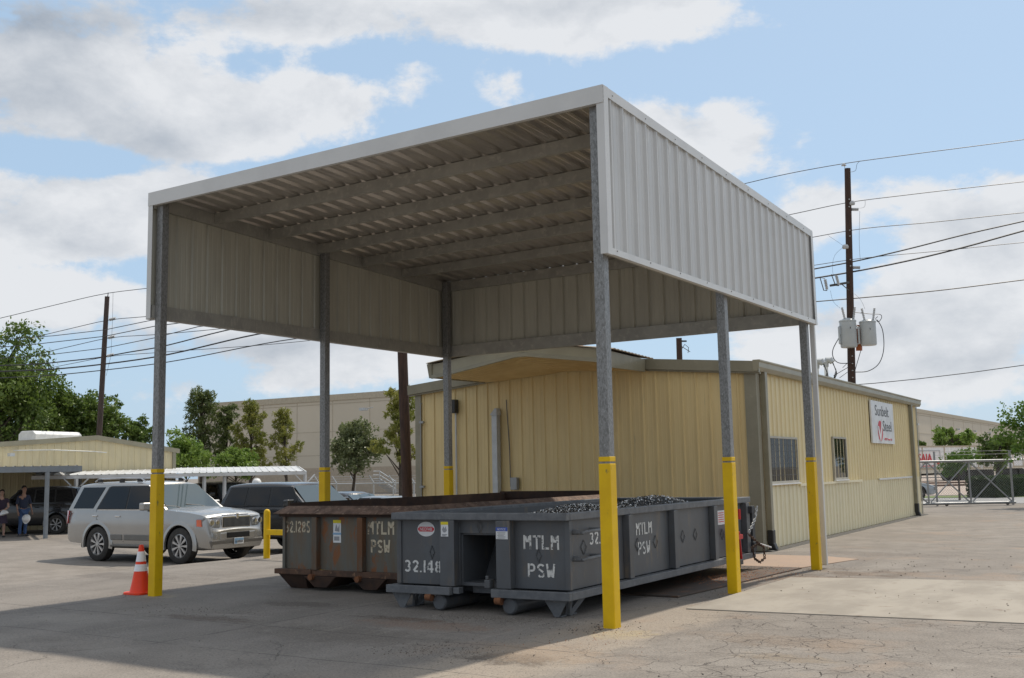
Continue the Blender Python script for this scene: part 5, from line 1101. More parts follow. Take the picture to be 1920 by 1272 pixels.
# ================================================================== POLES AND WIRES
LPX, LPD, RPX, RPD = 203, 52.0, 1588, 45.0
def Dp(px): return 1/(1/LPD+(px-LPX)*(1/RPD-1/LPD)/(RPX-LPX))
def pole(name, label, top, low, D, r0, r1, zbase, m, group='utility poles'):
    T_, B_ = at(*top, D), at(*low, D); d = (B_-T_).normalized(); base = T_+d*((zbase-.2-T_.z)/d.z)
    o = thing(name, label, 'utility pole', tuple(base), 0, group); XF[o] = Matrix.Translation(base)
    n = 10; mb = MB(); mb.tube([base+(T_-base)*i/n for i in range(n+1)], [r0+(r1-r0)*i/n for i in range(n+1)], 14); mb.build('shaft', m, o, world=True, smooth=True); return o
def insul(mb, p, ax, ln=.35, r=.07):
    p = Vector(p); ax = Vector(ax).normalized(); k = 7; pts = []; rs = []
    for i in range(k): pts += [p+ax*ln*(i/k), p+ax*ln*((i+.5)/k)]; rs += [r*.55, r]
    mb.tube(pts, rs, 10)
lp = pole('utility_pole', 'reddish wooden utility pole in front of the trees on the far left', (201, 556), (186, 815), LPD, .15, .11, -.3, 'wood_gray')
right = Vector(R2)
for i, (px, py) in enumerate(((211, 600), (209, 634), (207, 668))):
    mb = MB(); c = at(px, py, LPD); insul(mb, c-right*.16, right+Vector((0, 0, .25)), .34, .085); mb.build('insulator', 'porcelain', lp, world=True, smooth=True)
mb = MB(); mb.tube([at(202, 556, LPD), at(203, 549, LPD)], .02, 6); mb.tube([at(212, 549, LPD), at(211, 600, LPD), at(208, 668, LPD), at(199, 705, LPD)], .008, 4); mb.build('top_pin', 'wire', lp, world=True)
rp = pole('utility_pole', 'tall dark utility pole carrying two gray transformers behind the cream building', (1589, 316), (1597, 712), RPD, .19, .125, 0, 'wood')
def tr(cx, top, bot, rp_, nm='transformer'):
    a, b = at(cx, top, RPD-.35), at(cx, bot, RPD-.35); h = a.z-b.z; r = rp_*RPD/FPX
    mb = MB(); mb.lathe([(0, 0), (r*.92, 0), (r, .05), (r, h-.12), (r*1.05, h-.11), (r*1.05, h-.06), (r*.9, h-.02), (r*.4, h+.04), (0, h+.05)], 28, tuple(b)); t_ = mb.build(nm, 'tank', rp, world=True, smooth=True)
    return a, b, r, h, t_
for cx_, tp, bt, nm in ((1592, 598, 652, -1), (1629, 600, 648, 1)):
    a, b, r, h, t_ = tr(cx_, tp, bt, 15.0 if nm < 0 else 14.6)
    mb = MB()
    for q in (-.5, .5):
        p = a+right*r*q*1.1; insul(mb, p, (q*.35, 0, 1), .52, .055)
    mb.build('bushing', 'porcelain', t_, world=True, smooth=True)
    if nm < 0:
        mb = MB()
        for q in (-1, 1):
            e = right*(r+.07)*q-Vector(Fv)*.1; mb = MB(); mb.tube([b+right*r*q*.9+Vector((0, 0, h*.12)), b+e+Vector((0, 0, h*.14)), b+e+Vector((0, 0, h*.72)), b+right*r*q*.9+Vector((0, 0, h*.76))], .045, 8); mb.build('radiator_pipe', 'tank', t_, world=True, smooth=True)
        pass
    mb = MB(); c = a-Vector(Fv)*(r+.01)-right*.08; mb.bar(c-Vector((0, 0, .42)), c-Vector((0, 0, .34)), .10, .01); mb.build('number_plate', 'black', t_, world=True)
mb = MB(); a, b = at(1610, 616, RPD-.1), at(1611, 658, RPD-.1); mb.bar(a, b, .24, .2); mb.bar(at(1598, 612, RPD), at(1625, 612, RPD), .08, .1); mb.bar(at(1598, 640, RPD), at(1625, 640, RPD), .08, .1); mb.build('mounting_bracket', 'orange_rust', rp, world=True)
def pw(pts, r, name='jumper', D=RPD-.3, parent=rp):
    P = [at(x, y, D) for x, y in pts]; Q = []
    for i in range(len(P)-1):
        p0, p1, p2, p3 = P[max(i-1, 0)], P[i], P[i+1], P[min(i+2, len(P)-1)]
        for k in range(6):
            t = k/6; Q.append(.5*((2*p1)+(p2-p0)*t+(2*p0-5*p1+4*p2-p3)*t*t+(3*p1-p0-3*p2+p3)*t**3))
    Q.append(P[-1]); mb = MB(); mb.tube(Q, r, 5); return mb.build(name, 'wire', parent, world=True, smooth=True)
pw([(1584, 606), (1576, 628), (1562, 655), (1563, 672), (1574, 681), (1596, 681)], .018)
pw([(1645, 600), (1655, 620), (1657, 655), (1648, 682), (1628, 696), (1604, 698)], .018)
pw([(1602, 586), (1632, 589), (1650, 590), (1653, 596), (1647, 604), (1642, 598), (1646, 594)], .014)
pw([(1614, 658), (1606, 685), (1602, 700)], .014); pw([(1580, 690), (1594, 676)], .012); pw([(1563, 705), (1592, 688)], .014); pw([(1574, 709), (1592, 696)], .012)
pw([(1612, 396), (1611, 450), (1613, 490)], .006); pw([(1553, 442), (1568, 452), (1582, 462)], .005); pw([(1582, 463), (1566, 478), (1561, 497), (1562, 515)], .005)
pw([(1557, 545), (1562, 565), (1575, 578)], .005); pw([(1602, 551), (1614, 563), (1622, 580)], .005)
pw([(1613, 302), (1607, 308), (1604, 320), (1594, 323)], .008); pw([(1622, 375), (1621, 388), (1610, 391)], .006)
mb = MB(); insul(mb, at(1594, 393, RPD), right, .36, .075); insul(mb, at(1597, 502, RPD), right, .36, .075); mb.build('insulator', 'porcelain', rp, world=True, smooth=True)
mb = MB(); mb.lathe([(0, -.1), (.12, -.08), (.14, 0), (.10, .08), (0, .1)], 12, tuple(at(1585, 463, RPD-.25))); mb.lathe([(0, -.1), (.10, -.08), (.12, 0), (.08, .08), (0, .1)], 12, tuple(at(1598, 381, RPD-.15))); mb.build('lightning_arrester', 'porcelain', rp, world=True, smooth=True)
mb = MB(); mb.tube([at(1584, 315, RPD), at(1583, 308, RPD)], .015, 5); mb.lathe([(0, -.05), (.11, -.04), (.06, .02), (.08, .03), (0, .08)], 12, tuple(at(1582, 309, RPD))); mb.build('top_insulator', 'porcelain', rp, world=True, smooth=True)
mb = MB(); mb.bar(at(1592, 530, RPD-.2), at(1556, 536, RPD-.2), .07, .09); mb.bar(at(1592, 545, RPD-.2), at(1578, 533, RPD-.2), .03, .03); mb.build('cutout_arm', 'steel_dark', rp, world=True)
for (a_, b_) in (((1547, 524), (1551, 545)), ((1568, 517), (1573, 536))):
    mb = MB(); A_, B_ = at(*a_, RPD-.3), at(*b_, RPD-.3); insul(mb, A_, B_-A_, (B_-A_).length, .075); c = mb.build('fuse_cutout', 'porcelain', rp, world=True, smooth=True)
    mb = MB(); o = right*-.2; mb.tube([A_+Vector((0, 0, .03)), A_+o+Vector((0, 0, .05)), B_+o*.7, B_], .022, 5); mb.build('fuse_holder', 'steel_dark', c, world=True)
mb = MB()
for k, yy in enumerate((374, 388, 432, 443, 487, 499, 602, 668, 682, 695, 708)): c = at(1591+(yy-316)*.02, yy, RPD-.15); mb.lathe([(0, -.035), (.045, 0), (0, .035)], 8, tuple(c))
mb.build('bolts', 'steel_light', rp, world=True)
mp = pole('utility_pole', 'thick reddish-brown pole at the left end of the cream building', (751, 560), (764, 935), 27.5, .145, .125, -.3, 'wood')
sp = pole('utility_pole', 'short stub of a dark pole showing between canopy rail and cream roof', (1273, 634), (1275, 700), 60, .18, .16, 0, 'wood')
mb = MB(); insul(mb, at(1278, 640, 60), right, .3, .06); mb.tube([at(1278, 655, 60), at(1284, 646, 60), at(1291, 652, 60), at(1290, 662, 60)], .02, 5); mb.tube([at(1278, 650, 60), at(1286, 655, 60), at(1294, 660, 60)], .02, 5); mb.build('hardware', 'wire', sp, world=True)
WIRES = [('topmost thin wire from pole to pole, highest of all', [(-40, 606), (0, 597), (100, 573), (203, 550), (275, 541), (800, 452), (1395, 345), (1450, 332), (1583, 307), (1700, 291), (1920, 262), (1990, 252)], .016),
 ('second wire from the top, crossing just above the arrester on the tall pole', [(59, 634), (130, 617), (207, 600), (273, 594), (800, 505), (1485, 402), (1585, 381), (1700, 366), (1920, 341), (1990, 333)], .016),
 ('third wire from the top, passing midway down the tall pole', [(71, 664), (140, 648), (205, 634), (289, 628), (402, 618), (900, 545), (1525, 445), (1597, 432), (1750, 417), (1920, 399), (1990, 392)], .016),
 ('fourth thin wire, crossing the two thick cables right of the tall pole', [(90, 691), (150, 679), (203, 669), (289, 662), (570, 640), (1000, 575), (1525, 498), (1597, 487), (1750, 472), (1920, 455), (1990, 449)], .014),
 ('upper thick black cable rising to the right edge', [(-40, 688), (0, 686), (71, 683), (130, 677), (191, 670), (240, 661), (289, 653), (423, 620), (1000, 560), (1525, 505), (1614, 488), (1700, 468), (1810, 440), (1920, 415), (1990, 398)], .030),
 ('lower thick black cable, heaviest of the lines', [(-40, 699), (0, 697), (94, 693), (196, 683), (289, 670), (483, 627), (1000, 575), (1527, 522), (1588, 512), (1700, 490), (1800, 466), (1920, 433), (1990, 414)], .036),
 ('lowest black cable of the pole line, just above the transformers', [(-40, 711), (24, 708), (97, 704), (198, 694), (289, 683), (550, 636), (1000, 610), (1528, 566), (1600, 560), (1760, 545), (1920, 525), (1990, 516)], .024)]
def smooth_px(pts):                              # even curve through unevenly spaced points
    pts = list(pts)
    if pts[0][0] < 0: (a, b), (c, d) = pts[0], pts[1]; pts.insert(0, (a-500, b+(b-d)/(c-a)*500*.6))
    if pts[-1][0] > 1950: (a, b), (c, d) = pts[-1], pts[-2]; pts.append((a+600, b+(b-d)/(a-c)*600*1.15))
    xs = np.array([a for a, b in pts], float); ys = np.array([b for a, b in pts], float); s = np.diff(ys)/np.diff(xs); h = np.diff(xs)
    m = np.concatenate([[s[0]], (s[:-1]*h[1:]+s[1:]*h[:-1])/(h[1:]+h[:-1]), [s[-1]]]); out = []
    for i in range(len(h)):
        n = max(3, int(h[i]/25))
        for k in range(n):
            t = k/n; out.append((xs[i]+h[i]*t, (2*t**3-3*t*t+1)*ys[i]+(t**3-2*t*t+t)*h[i]*m[i]+(-2*t**3+3*t*t)*ys[i+1]+(t**3-t*t)*h[i]*m[i+1]))
    return out+[(xs[-1], ys[-1])]
for k, (lb, pts, r) in enumerate(WIRES):
    Q = [at(x, y, Dp(x)) for x, y in smooth_px(pts)]; mb = MB(); mb.tube(Q, r, 5); tag(mb.build('power_line', 'wire', smooth=True), lb, 'power line', 'lines of the utility poles')
for lb, pts, r in (('upper of three black lines on the left running to the brown pole', [(-40, 639), (0, 637), (100, 630), (196, 619), (283, 601), (500, 575), (750, 566)], .022),
                   ('middle of three black lines on the left running to the brown pole', [(-40, 652), (0, 651), (47, 648), (196, 631), (290, 612), (500, 585), (750, 574)], .024),
                   ('lowest of three black lines on the left running to the brown pole', [(-40, 674), (0, 672), (71, 668), (196, 653), (289, 634), (371, 613), (560, 592), (751, 584)], .022)):
    def D3(px): return 51 if px < 203 else 1/(1/51+(px-203)*(1/27.5-1/51)/(751-203))
    P = [at(x, y, D3(x)) for x, y in pts]; mb = MB(); mb.tube(P, r*.8, 5); tag(mb.build('power_line', 'wire', smooth=True), lb, 'power line', 'lines running to the brown pole')
P = [at(1600, 722, RPD-.1), at(1640, 719, 43), at(1720, 711, 42), at(1820, 699, 41), at(1920, 685, 40), at(1990, 675, 39)]; mb = MB(); mb.tube(P, .016, 5)
tag(mb.build('service_cable', 'wire', smooth=True), 'dark twisted cable leaving low right over the cream roof', 'cable')

# ================================================================== TREES
def tree(label, px, D, crown, zb, m, cat='tree', name='tree', n=5200, leaf=.12, lobes=16, seed=0, trunk=.12, dens=.30, group=None, pine=False, gaps=.0, lean=0.0):
    """crown = left, top, right, bottom columns and rows in the photo at depth D"""
    rn = np.random.default_rng(seed+100)
    l, t, r, b = crown; cl = at((l+r)/2, (t+b)/2, D); rx = (r-l)/2*D/FPX; rzv = (b-t)/2*D/FPX; base = at(px, b, D); base.z = zb
    o = thing(name, label, cat, tuple(base), 0, group); XF[o] = Matrix.Translation(base)
    c = np.array([cl.x, cl.y, cl.z]); H = cl.z+rzv-zb
    # lobes of foliage
    L = []
    if pine:
        k = 0
        for i in range(lobes):
            f = (i+.5)/lobes; z = c[2]-rzv+2*rzv*f; rr = rx*(1.05-f)**.4*rn.uniform(.15, 1.05); a = i*2.4+rn.uniform(-.5, .5)
            L.append((np.array([c[0]+rr*math.cos(a)*.9, c[1]+rr*math.sin(a)*.9, z]), rx*rn.uniform(.17, .36)))
        L.append((np.array([c[0], c[1], c[2]+rzv*.82]), rx*.25)); L.append((np.array([c[0], c[1], c[2]+rzv*.5]), rx*.3))
    else:
        for i in range(lobes):
            v = rn.normal(size=3); v /= np.linalg.norm(v); f = rn.uniform(.35, .86)
            L.append((c+v*np.array([rx, rx, rzv])*f, min(rx, rzv)*rn.uniform(.26, .46)))
        for i in range(max(lobes//4, 2)): v = rn.normal(size=3)*.25; L.append((c+v*np.array([rx, rx, rzv]), min(rx, rzv)*.45))
    # trunk and limbs
    mb = MB(); tb = Vector(base); top = Vector(c)+Vector((0, 0, rzv*(.80 if pine else .15))); mid = (tb+top)/2+Vector((lean, lean*.4, 0))
    tops = [tb+Vector((0, 0, -.1)), tb.lerp(mid, .5)+Vector((lean*.3, 0, 0)), mid, mid.lerp(top, .5), top]; mb.tube(tops, [trunk*1.25, trunk, trunk*.8, trunk*.6, trunk*.25], 9)
    for (p, rad) in L:
        p = Vector(p); f = min(max((p.z-tb.z)/(top.z-tb.z)-.22, .25), .95); s_ = tb.lerp(mid, f*2) if f < .5 else mid.lerp(top, f*2-1)
        q = s_.lerp(p, .5)+Vector((0, 0, .08*rad)); mb.tube([s_, q, p], [trunk*.35, trunk*.22, trunk*.08], 5)
    mb.build('trunk', 'bark', o, world=True, smooth=True)
    w = np.array([q[1]**2 for q in L]); w /= w.sum(); idx = rn.choice(len(L), n, p=w)
    ctr = np.array([q[0] for q in L])[idx]; rad = np.array([q[1] for q in L])[idx]
    v = rn.normal(size=(n, 3)); v /= np.linalg.norm(v, axis=1)[:, None]
    # twigs: leaves gathered in small sprays
    sp = rn.integers(0, 26, n); key = (idx*26+sp); kk = rn.normal(size=(key.max()+1, 3)); kk /= np.linalg.norm(kk, axis=1)[:, None]
    rr = rn.uniform(.45, 1.12, key.max()+1)[key]
    ctr = ctr+kk[key]*(rad*rr)[:, None]*np.array([1, 1, .8 if not pine else .6])+v*(rad*rn.uniform(.05, .36, n))[:, None]
    s_ = leaf*rn.uniform(.55, 1.25, n)
    u = rn.normal(size=(n, 3)); u /= np.linalg.norm(u, axis=1)[:, None]; w2 = np.cross(u, rn.normal(size=(n, 3))); w2 /= np.linalg.norm(w2, axis=1)[:, None]
    asp = .5 if not pine else .22
    A = ctr-u*s_[:, None]; B = ctr+w2*(s_*asp)[:, None]; C_ = ctr+u*s_[:, None]; D_ = ctr-w2*(s_*asp)[:, None]
    vs = np.stack([A, B, C_, D_], 1).reshape(-1, 3)-np.array([base.x, base.y, base.z])
    me = bpy.data.meshes.new('crown'); me.vertices.add(4*n); me.vertices.foreach_set('co', vs.ravel()); me.loops.add(4*n); me.loops.foreach_set('vertex_index', np.arange(4*n)); me.polygons.add(n)
    me.polygons.foreach_set('loop_start', np.arange(0, 4*n, 4)); me.polygons.foreach_set('loop_total', np.full(n, 4)); me.update(); me.validate()
    me.materials.append(M[m]); co = bpy.data.objects.new('crown', me); C.objects.link(co); co.parent = o; XF[co] = XF[o]
    return o
G1 = 'broadleaf trees along the left edge'
tree('tallest dark broadleaf tree cut by the left edge of the photo', 10, 62, (-110, 598, 98, 850), -.3, 'leaf_oak', n=22000, leaf=.13, lobes=50, seed=1, trunk=.3, group=G1)
tree('leafy tree second from the left edge, lower than the first', 90, 66, (20, 690, 150, 850), -.3, 'leaf_oak', n=13000, leaf=.13, lobes=32, seed=2, trunk=.2, group=G1)
tree('rounded broadleaf tree standing right behind the reddish pole', 190, 68, (112, 728, 246, 850), -.3, 'leaf_oak', n=13000, leaf=.13, lobes=32, seed=3, trunk=.2, group=G1)
tree('small tree at the right end of the left tree row', 255, 70, (205, 778, 292, 850), -.3, 'leaf_oak', n=5200, leaf=.12, lobes=14, seed=4, trunk=.15, group=G1)
tree('dark low tree filling the gap under the leftmost crown', -20, 75, (-120, 720, 60, 880), -.3, 'leaf_oak', n=7000, leaf=.14, lobes=20, seed=5, trunk=.2, group=G1)
tree('bright green bushy tree just right of the galvanized front post', 350, 60, (296, 808, 402, 905), -.3, 'leaf_bright', n=6500, leaf=.10, lobes=18, seed=6, trunk=.08)
tree('wide pale green bushy tree behind the carport roof', 440, 58, (385, 828, 502, 905), -.3, 'leaf_bright', n=7500, leaf=.09, lobes=22, seed=7, trunk=.08)
GP = 'pine trees before the warehouse'
tree('tallest dark pine, at the left corner of the warehouse', 378, 78, (332, 734, 424, 866), -.3, 'leaf_pine', 'tree', 'pine_tree', 9500, .15, 44, 8, .14, group=GP, pine=True)
tree('narrow dark pine right of the tallest pine', 424, 78, (392, 762, 458, 866), -.3, 'leaf_pine', 'tree', 'pine_tree', 6000, .14, 30, 9, .11, group=GP, pine=True)
tree('yellowish pine third from the left, broad at the top', 470, 76, (430, 756, 512, 872), -.3, 'leaf_yellow', 'tree', 'pine_tree', 7500, .14, 34, 10, .12, group=GP, pine=True)
tree('thin open yellow-green pine standing alone on a bare stem', 540, 76, (490, 770, 572, 872), -.3, 'leaf_yellow', 'tree', 'pine_tree', 4500, .14, 22, 11, .10, group=GP, pine=True)
tree('open pine with long limbs beside the brown pole', 752, 50, (700, 728, 800, 862), -.3, 'leaf_yellow', 'tree', 'pine_tree', 6000, .12, 22, 12, .11, group=GP, pine=True)
tree('gray-green rounded tree with forked trunk right of the second post', 655, 56, (612, 780, 722, 896), -.3, 'leaf_olive', n=9500, leaf=.085, lobes=26, seed=13, trunk=.09, lean=.1)
tree('young feathery tree inside the gate view with drooping tiers', 1797, 49, (1760, 836, 1834, 905), 0, 'leaf_cypress', n=3600, leaf=.06, lobes=16, seed=14, trunk=.045)
tree('feathery green tree cut by the right edge of the photo', 1965, 40, (1872, 726, 2060, 880), 0, 'leaf_cypress', n=8500, leaf=.075, lobes=24, seed=15, trunk=.10)
tree('dense round tree rising behind the lettered trailer', 1786, 112, (1738, 797, 1834, 856), 0, 'leaf_bright', n=5200, leaf=.17, lobes=20, seed=16, trunk=.15)
tree('low dark tree left of the round one behind the trailers', 1716, 118, (1690, 818, 1752, 860), 0, 'leaf_oak', n=3000, leaf=.18, lobes=12, seed=17, trunk=.12)
tree('dark tree beyond the trailers near the right edge', 1868, 90, (1832, 808, 1915, 880), 0, 'leaf_oak', n=5200, leaf=.14, lobes=18, seed=18, trunk=.15)
def hedge(name, label, cat, P0, P1, w, h, z, m, n=9000, leaf=.05):
    rn = np.random.default_rng(44); a, b = np.array(P0[:2]), np.array(P1[:2]); d = b-a; Ln = np.linalg.norm(d); d /= Ln; nn = np.array([-d[1], d[0]])
    o = thing(name, label, cat, (*a, z)); XF[o] = Matrix.Translation((*a, z))
    vs = []
    f = rn.integers(0, 4, n); s = rn.uniform(0, Ln, n); t = rn.uniform(-.5, .5, n)*w; zz = rn.uniform(0, h, n)
    t = np.where(f == 0, -w/2, np.where(f == 1, w/2, t)); zz = np.where(f == 2, h, zz); s = np.where(f == 3, rn.choice([0, Ln], n), s)
    p = np.stack([a[0]+d[0]*s+nn[0]*t, a[1]+d[1]*s+nn[1]*t, z+zz], 1)+rn.normal(size=(n, 3))*.03
    u = rn.normal(size=(n, 3)); u /= np.linalg.norm(u, axis=1)[:, None]; w2 = np.cross(u, rn.normal(size=(n, 3))); w2 /= np.linalg.norm(w2, axis=1)[:, None]; u *= leaf; w2 *= leaf*.6
    q = (np.stack([p-u, p+w2, p+u, p-w2], 1).reshape(-1, 3)-np.array([a[0], a[1], z]))
    mb = MB(); mb.v = [tuple(v) for v in q]; mb.f = [(4*i, 4*i+1, 4*i+2, 4*i+3) for i in range(n)]; mb.mi = [0]*n; mb.build('foliage', m, o)
    mb = MB(); mb.T = None; A = Vector((*a, z))+Vector((*d, 0))*.06; B = Vector((*a, z))+Vector((*d, 0))*(Ln-.06); mb.bar(A+Vector((0, 0, h/2-.03)), B+Vector((0, 0, h/2-.03)), w-.1, h-.08); mb.build('branch_core', m, o, world=True)
a, b = onz(1842, 934), onz(1990, 926); hedge('hedge', 'dark clipped hedge beyond the gate', 'hedge', a, b, 1.6, 1.0, 0, 'leaf_hedge')

# ================================================================== FAR BUILDINGS AND STREET
def slab_building(name, label, p0, p1, depth, z0, ztop, away, panels=6, base=None, lamps=0):
    a, b = Vector((p0.x, p0.y, 0)), Vector((p1.x, p1.y, 0)); d = (b-a).normalized(); nrm = Vector((-d.y, d.x, 0))*away; Ln = (b-a).length
    o = thing(name, label, 'building', (a.x, a.y, z0)); XF[o] = Matrix.Translation((a.x, a.y, z0)); up = Vector((0, 0, 1))
    def bx(mb, s0, s1, t0, t1, za, zb_):
        c = [a+d*s+nrm*t for s, t in ((s0, t0), (s1, t0), (s1, t1), (s0, t1))]; mb.hexa([q+up*za for q in c], [q+up*zb_ for q in c])
    mb = MB(); bx(mb, 0, Ln, 0, depth, z0, ztop-.7); mb.build('wall', 'warehouse', o, world=True)
    mb = MB(); bx(mb, -.1, Ln+.1, -.12, depth+.1, ztop-.695, ztop); mb.build('parapet', 'warehouse_trim', o, world=True)
    if base: mb = MB(); bx(mb, -.02, Ln+.02, -.05, 1.0, z0, base); mb.build('lower_band', 'warehouse_low', o, world=True)
    mb = MB()
    for k in range(1, panels): s = Ln*k/panels; bx(mb, s-.04, s+.04, -.03, .02, z0, ztop-.7)
    for z in (.38, .62): bx(mb, 0, Ln, -.02, .02, z0+(ztop-z0)*z, z0+(ztop-z0)*z+.07)
    bx(mb, 0, Ln, -.04, .02, ztop-1.1, ztop-1.03)
    mb.build('panel_joints', 'warehouse_trim', o, world=True)
    for k in range(lamps):
        s = Ln*(k+.5)/lamps; c = a+d*s-nrm*.5; mb = MB(); mb.box(c.x-.3, c.x+.3, c.y-.3, c.y+.3, ztop-3.0, ztop-2.7); mb.bar(c+up*(ztop-2.8), a+d*s+up*(ztop-2.6), .12, .12); mb.build('wall_lamp', 'porcelain', o, world=True)
    return o
lo, ro = at(372, 880, 134), at(1010, 880, 109)
slab_building('warehouse', 'large beige concrete warehouse filling the background behind the trees', lo, ro, 40, -.3, at(400, 755, 133).z, 1, 9, 2.6)
mb = MB(); c = at(686, 768, 118); mb.box(c.x-.3, c.x+.5, c.y-.8, c.y-.2, c.z-.15, c.z+.15); mb.bar((c.x, c.y-.3, c.z), (c.x, c.y+1.2, c.z+.3), .1, .1); tag(mb.build('floodlight', 'steel_light'), 'small floodlight fixed high on the beige warehouse wall', 'floodlight')
lo, ro = at(1640, 880, 160), at(1930, 880, 300)
slab_building('warehouse', 'long pale warehouse with wall lamps beyond the trailers on the right', lo, ro, 60, 0, at(1713, 766, 186).z, 1, 16, None, 9)
# annex
aR, aP, aL = at(328, 900, 49), at(172, 900, 46.3), at(-70, 900, 42)
ax = thing('annex_building', 'low pale metal building with shallow gable behind the carports', 'building', (aR.x, aR.y, -.3)); XF[ax] = Matrix.Translation((aR.x, aR.y, -.3))
aR.z = aL.z = 0; dA = (aL-aR).normalized(); LA = (aL-aR).length; pk = (Vector((aP.x, aP.y, 0))-aR).dot(dA); nA = Vector((-dA.y, dA.x, 0)); nA = nA if nA.dot(Vector(Fv)) < 0 else -nA
zE, zP = at(328, 846, 49).z, at(175, 821, 46.3).z; zLf = at(-70, 838, 42).z
def az_(u): return zE+(zP-zE)*u/pk if u < pk else zP+(zLf-zP)*(u-pk)/(LA-pk)
mb = MB(); panel(mb, aR, dA, (0, 0, 1), nA, LA, -.3, lambda u: az_(u), start=.2); mb.build('gable_wall', 'cream_far', ax, world=True)
mb = MB()
for u0, u1 in ((-.15, pk), (pk, LA)):
    for (t0, t1, za, zb_) in ((.03, -18, -.02, .06), (.04, .12, -.10, .10)):
        c = []
        for u, t in ((u0, t0), (u1, t0), (u1, t1), (u0, t1)): q = aR+dA*u+nA*t; q.z = az_(max(u, 0)); c.append(q)
        mb.hexa([q+Vector((0, 0, za)) for q in c], [q+Vector((0, 0, zb_)) for q in c])
mb.build('roof', 'olive_light', ax, world=True)
mb = MB(); q = aR-nA*9; mb.bar(aR+Vector((0, 0, (zE-.3)/2))-nA*9, aR+Vector((0, 0, (zE-.3)/2)), .05, zE+.3); mb.build('side_wall', 'cream_far', ax, world=True)
mb = MB(); mb.bar(aR+dA*.1+nA*.06+Vector((0, 0, -.3)), aR+dA*.1+nA*.06+Vector((0, 0, zE)), .18, .05); mb.build('corner_trim', 'olive', ax, world=True)
mb = MB(); mb.tube([at(25, 845, 43.5), at(100, 844, 44.5), at(175, 847, 46), at(200, 849, 46.3)], .02, 5); mb.box(at(21, 852, 43).x-.1, at(21, 852, 43).x+.1, at(21, 852, 43).y-.1, at(21, 852, 43).y+.1, at(21, 856, 43).z, at(21, 850, 43).z); mb.build('wall_fixtures', 'steel_light', ax, world=True)
c0, c1 = at(50, 822, 47), at(138, 820, 49.5)
mb = MB(); d = (Vector((c1.x, c1.y, 0))-Vector((c0.x, c0.y, 0))); up = Vector((0, 0, 1)); s_ = Vector((-d.y, d.x, 0)).normalized(); zb_ = c0.z-.1
prf = [(-.5, 0), (.5, 0), (.5, .28), (.34, .42), (-.34, .42), (-.5, .28)]
mb.prism([Vector((c0.x, c0.y, zb_))+s_*a_+up*b_ for a_, b_ in prf], d); o = mb.build('rooftop_unit', 'white', bevel=.03); tag(o, 'long white box unit on the roof of the low annex', 'rooftop unit')

def carport(label, pts, zs, posts, name='carport', ribc='carport', edge=.14, edgem='carport'):
    """pts: four ground corners front-left, front-right, back-right, back-left; zs: roof heights"""
    f0, f1, b1, b0 = [Vector((p.x, p.y, 0)) for p in pts]; o = thing(name, label, 'carport', (f0.x, f0.y, -.3)); XF[o] = Matrix.Translation((f0.x, f0.y, -.3))
    zf, zb_ = zs; up = Vector((0, 0, 1)); d = f1-f0; n = int(d.length/.305); mb = MB(); V = []
    for i in range(n+1):
        for (e, h) in ((-.12, 0), (-.05, .022), (.05, .022), (.12, 0)):
            u = (i+.5+e)/(n+1); V += [f0.lerp(f1, u)+up*(zf+h), b0.lerp(b1, u)+up*(zb_+h)]
    m_ = len(V)//2; mb.add(V, [(2*i, 2*i+2, 2*i+3, 2*i+1) for i in range(m_-1)]); mb.build('roof', ribc, o, world=True)
    mb = MB(); mb.bar(f0+up*(zf-edge/2-.01), f1+up*(zf-edge/2-.01), .05, edge); mb.bar(b0+up*(zb_-edge/2-.01), b1+up*(zb_-edge/2-.01), .05, edge); mb.bar(f0+up*(zf-edge/2-.012), b0+up*(zb_-edge/2-.012), .05, edge); mb.bar(f1+up*(zf-edge/2-.012), b1+up*(zb_-edge/2-.012), .05, edge)
    mb.build('edge_beam', edgem, o, world=True)
    for p, br in posts:
        p = Vector((p.x, p.y, 0)); t_ = min(max((p-f0).dot(d)/d.dot(d), 0), 1); zt_ = zf-edge-.015
        mb = MB(); mb.bar(p+up*-.42, p+up*zt_, .11, .11); po = mb.build('post', edgem, o, world=True)
        if br: mb = MB(); dd = d.normalized(); mb.bar(p+up*(zt_-.45), p+dd*.45+up*zt_, .05, .05); mb.bar(p+up*(zt_-.45), p-dd*.45+up*zt_, .05, .05); mb.build('brace', edgem, po, world=True)
    return o
p = at(85, 1008, 37.4); zz = at(85, 874, 37.4).z
carport('gray-edged white carport at the far left sheltering the black SUV', [at(-120, 900, 36.5), at(152, 900, 38), at(120, 900, 44.5), at(-150, 900, 43)], (zz, zz-.08), [(p, False), (at(-60, 900, 37), False), (at(150, 900, 44), False)], edge=.2, edgem='carport_gray')
zf = at(300, 888, 43).z
carport('long white carport stretching behind both SUVs to the second post', [at(60, 900, 41.5), at(574, 900, 47), at(560, 900, 53), at(90, 900, 47)], (zf-.0, zf+.28), [(at(143, 900, 42.2), True), (at(383, 900, 45), False), (at(421, 900, 45.4), False), (at(572, 900, 47), True)])

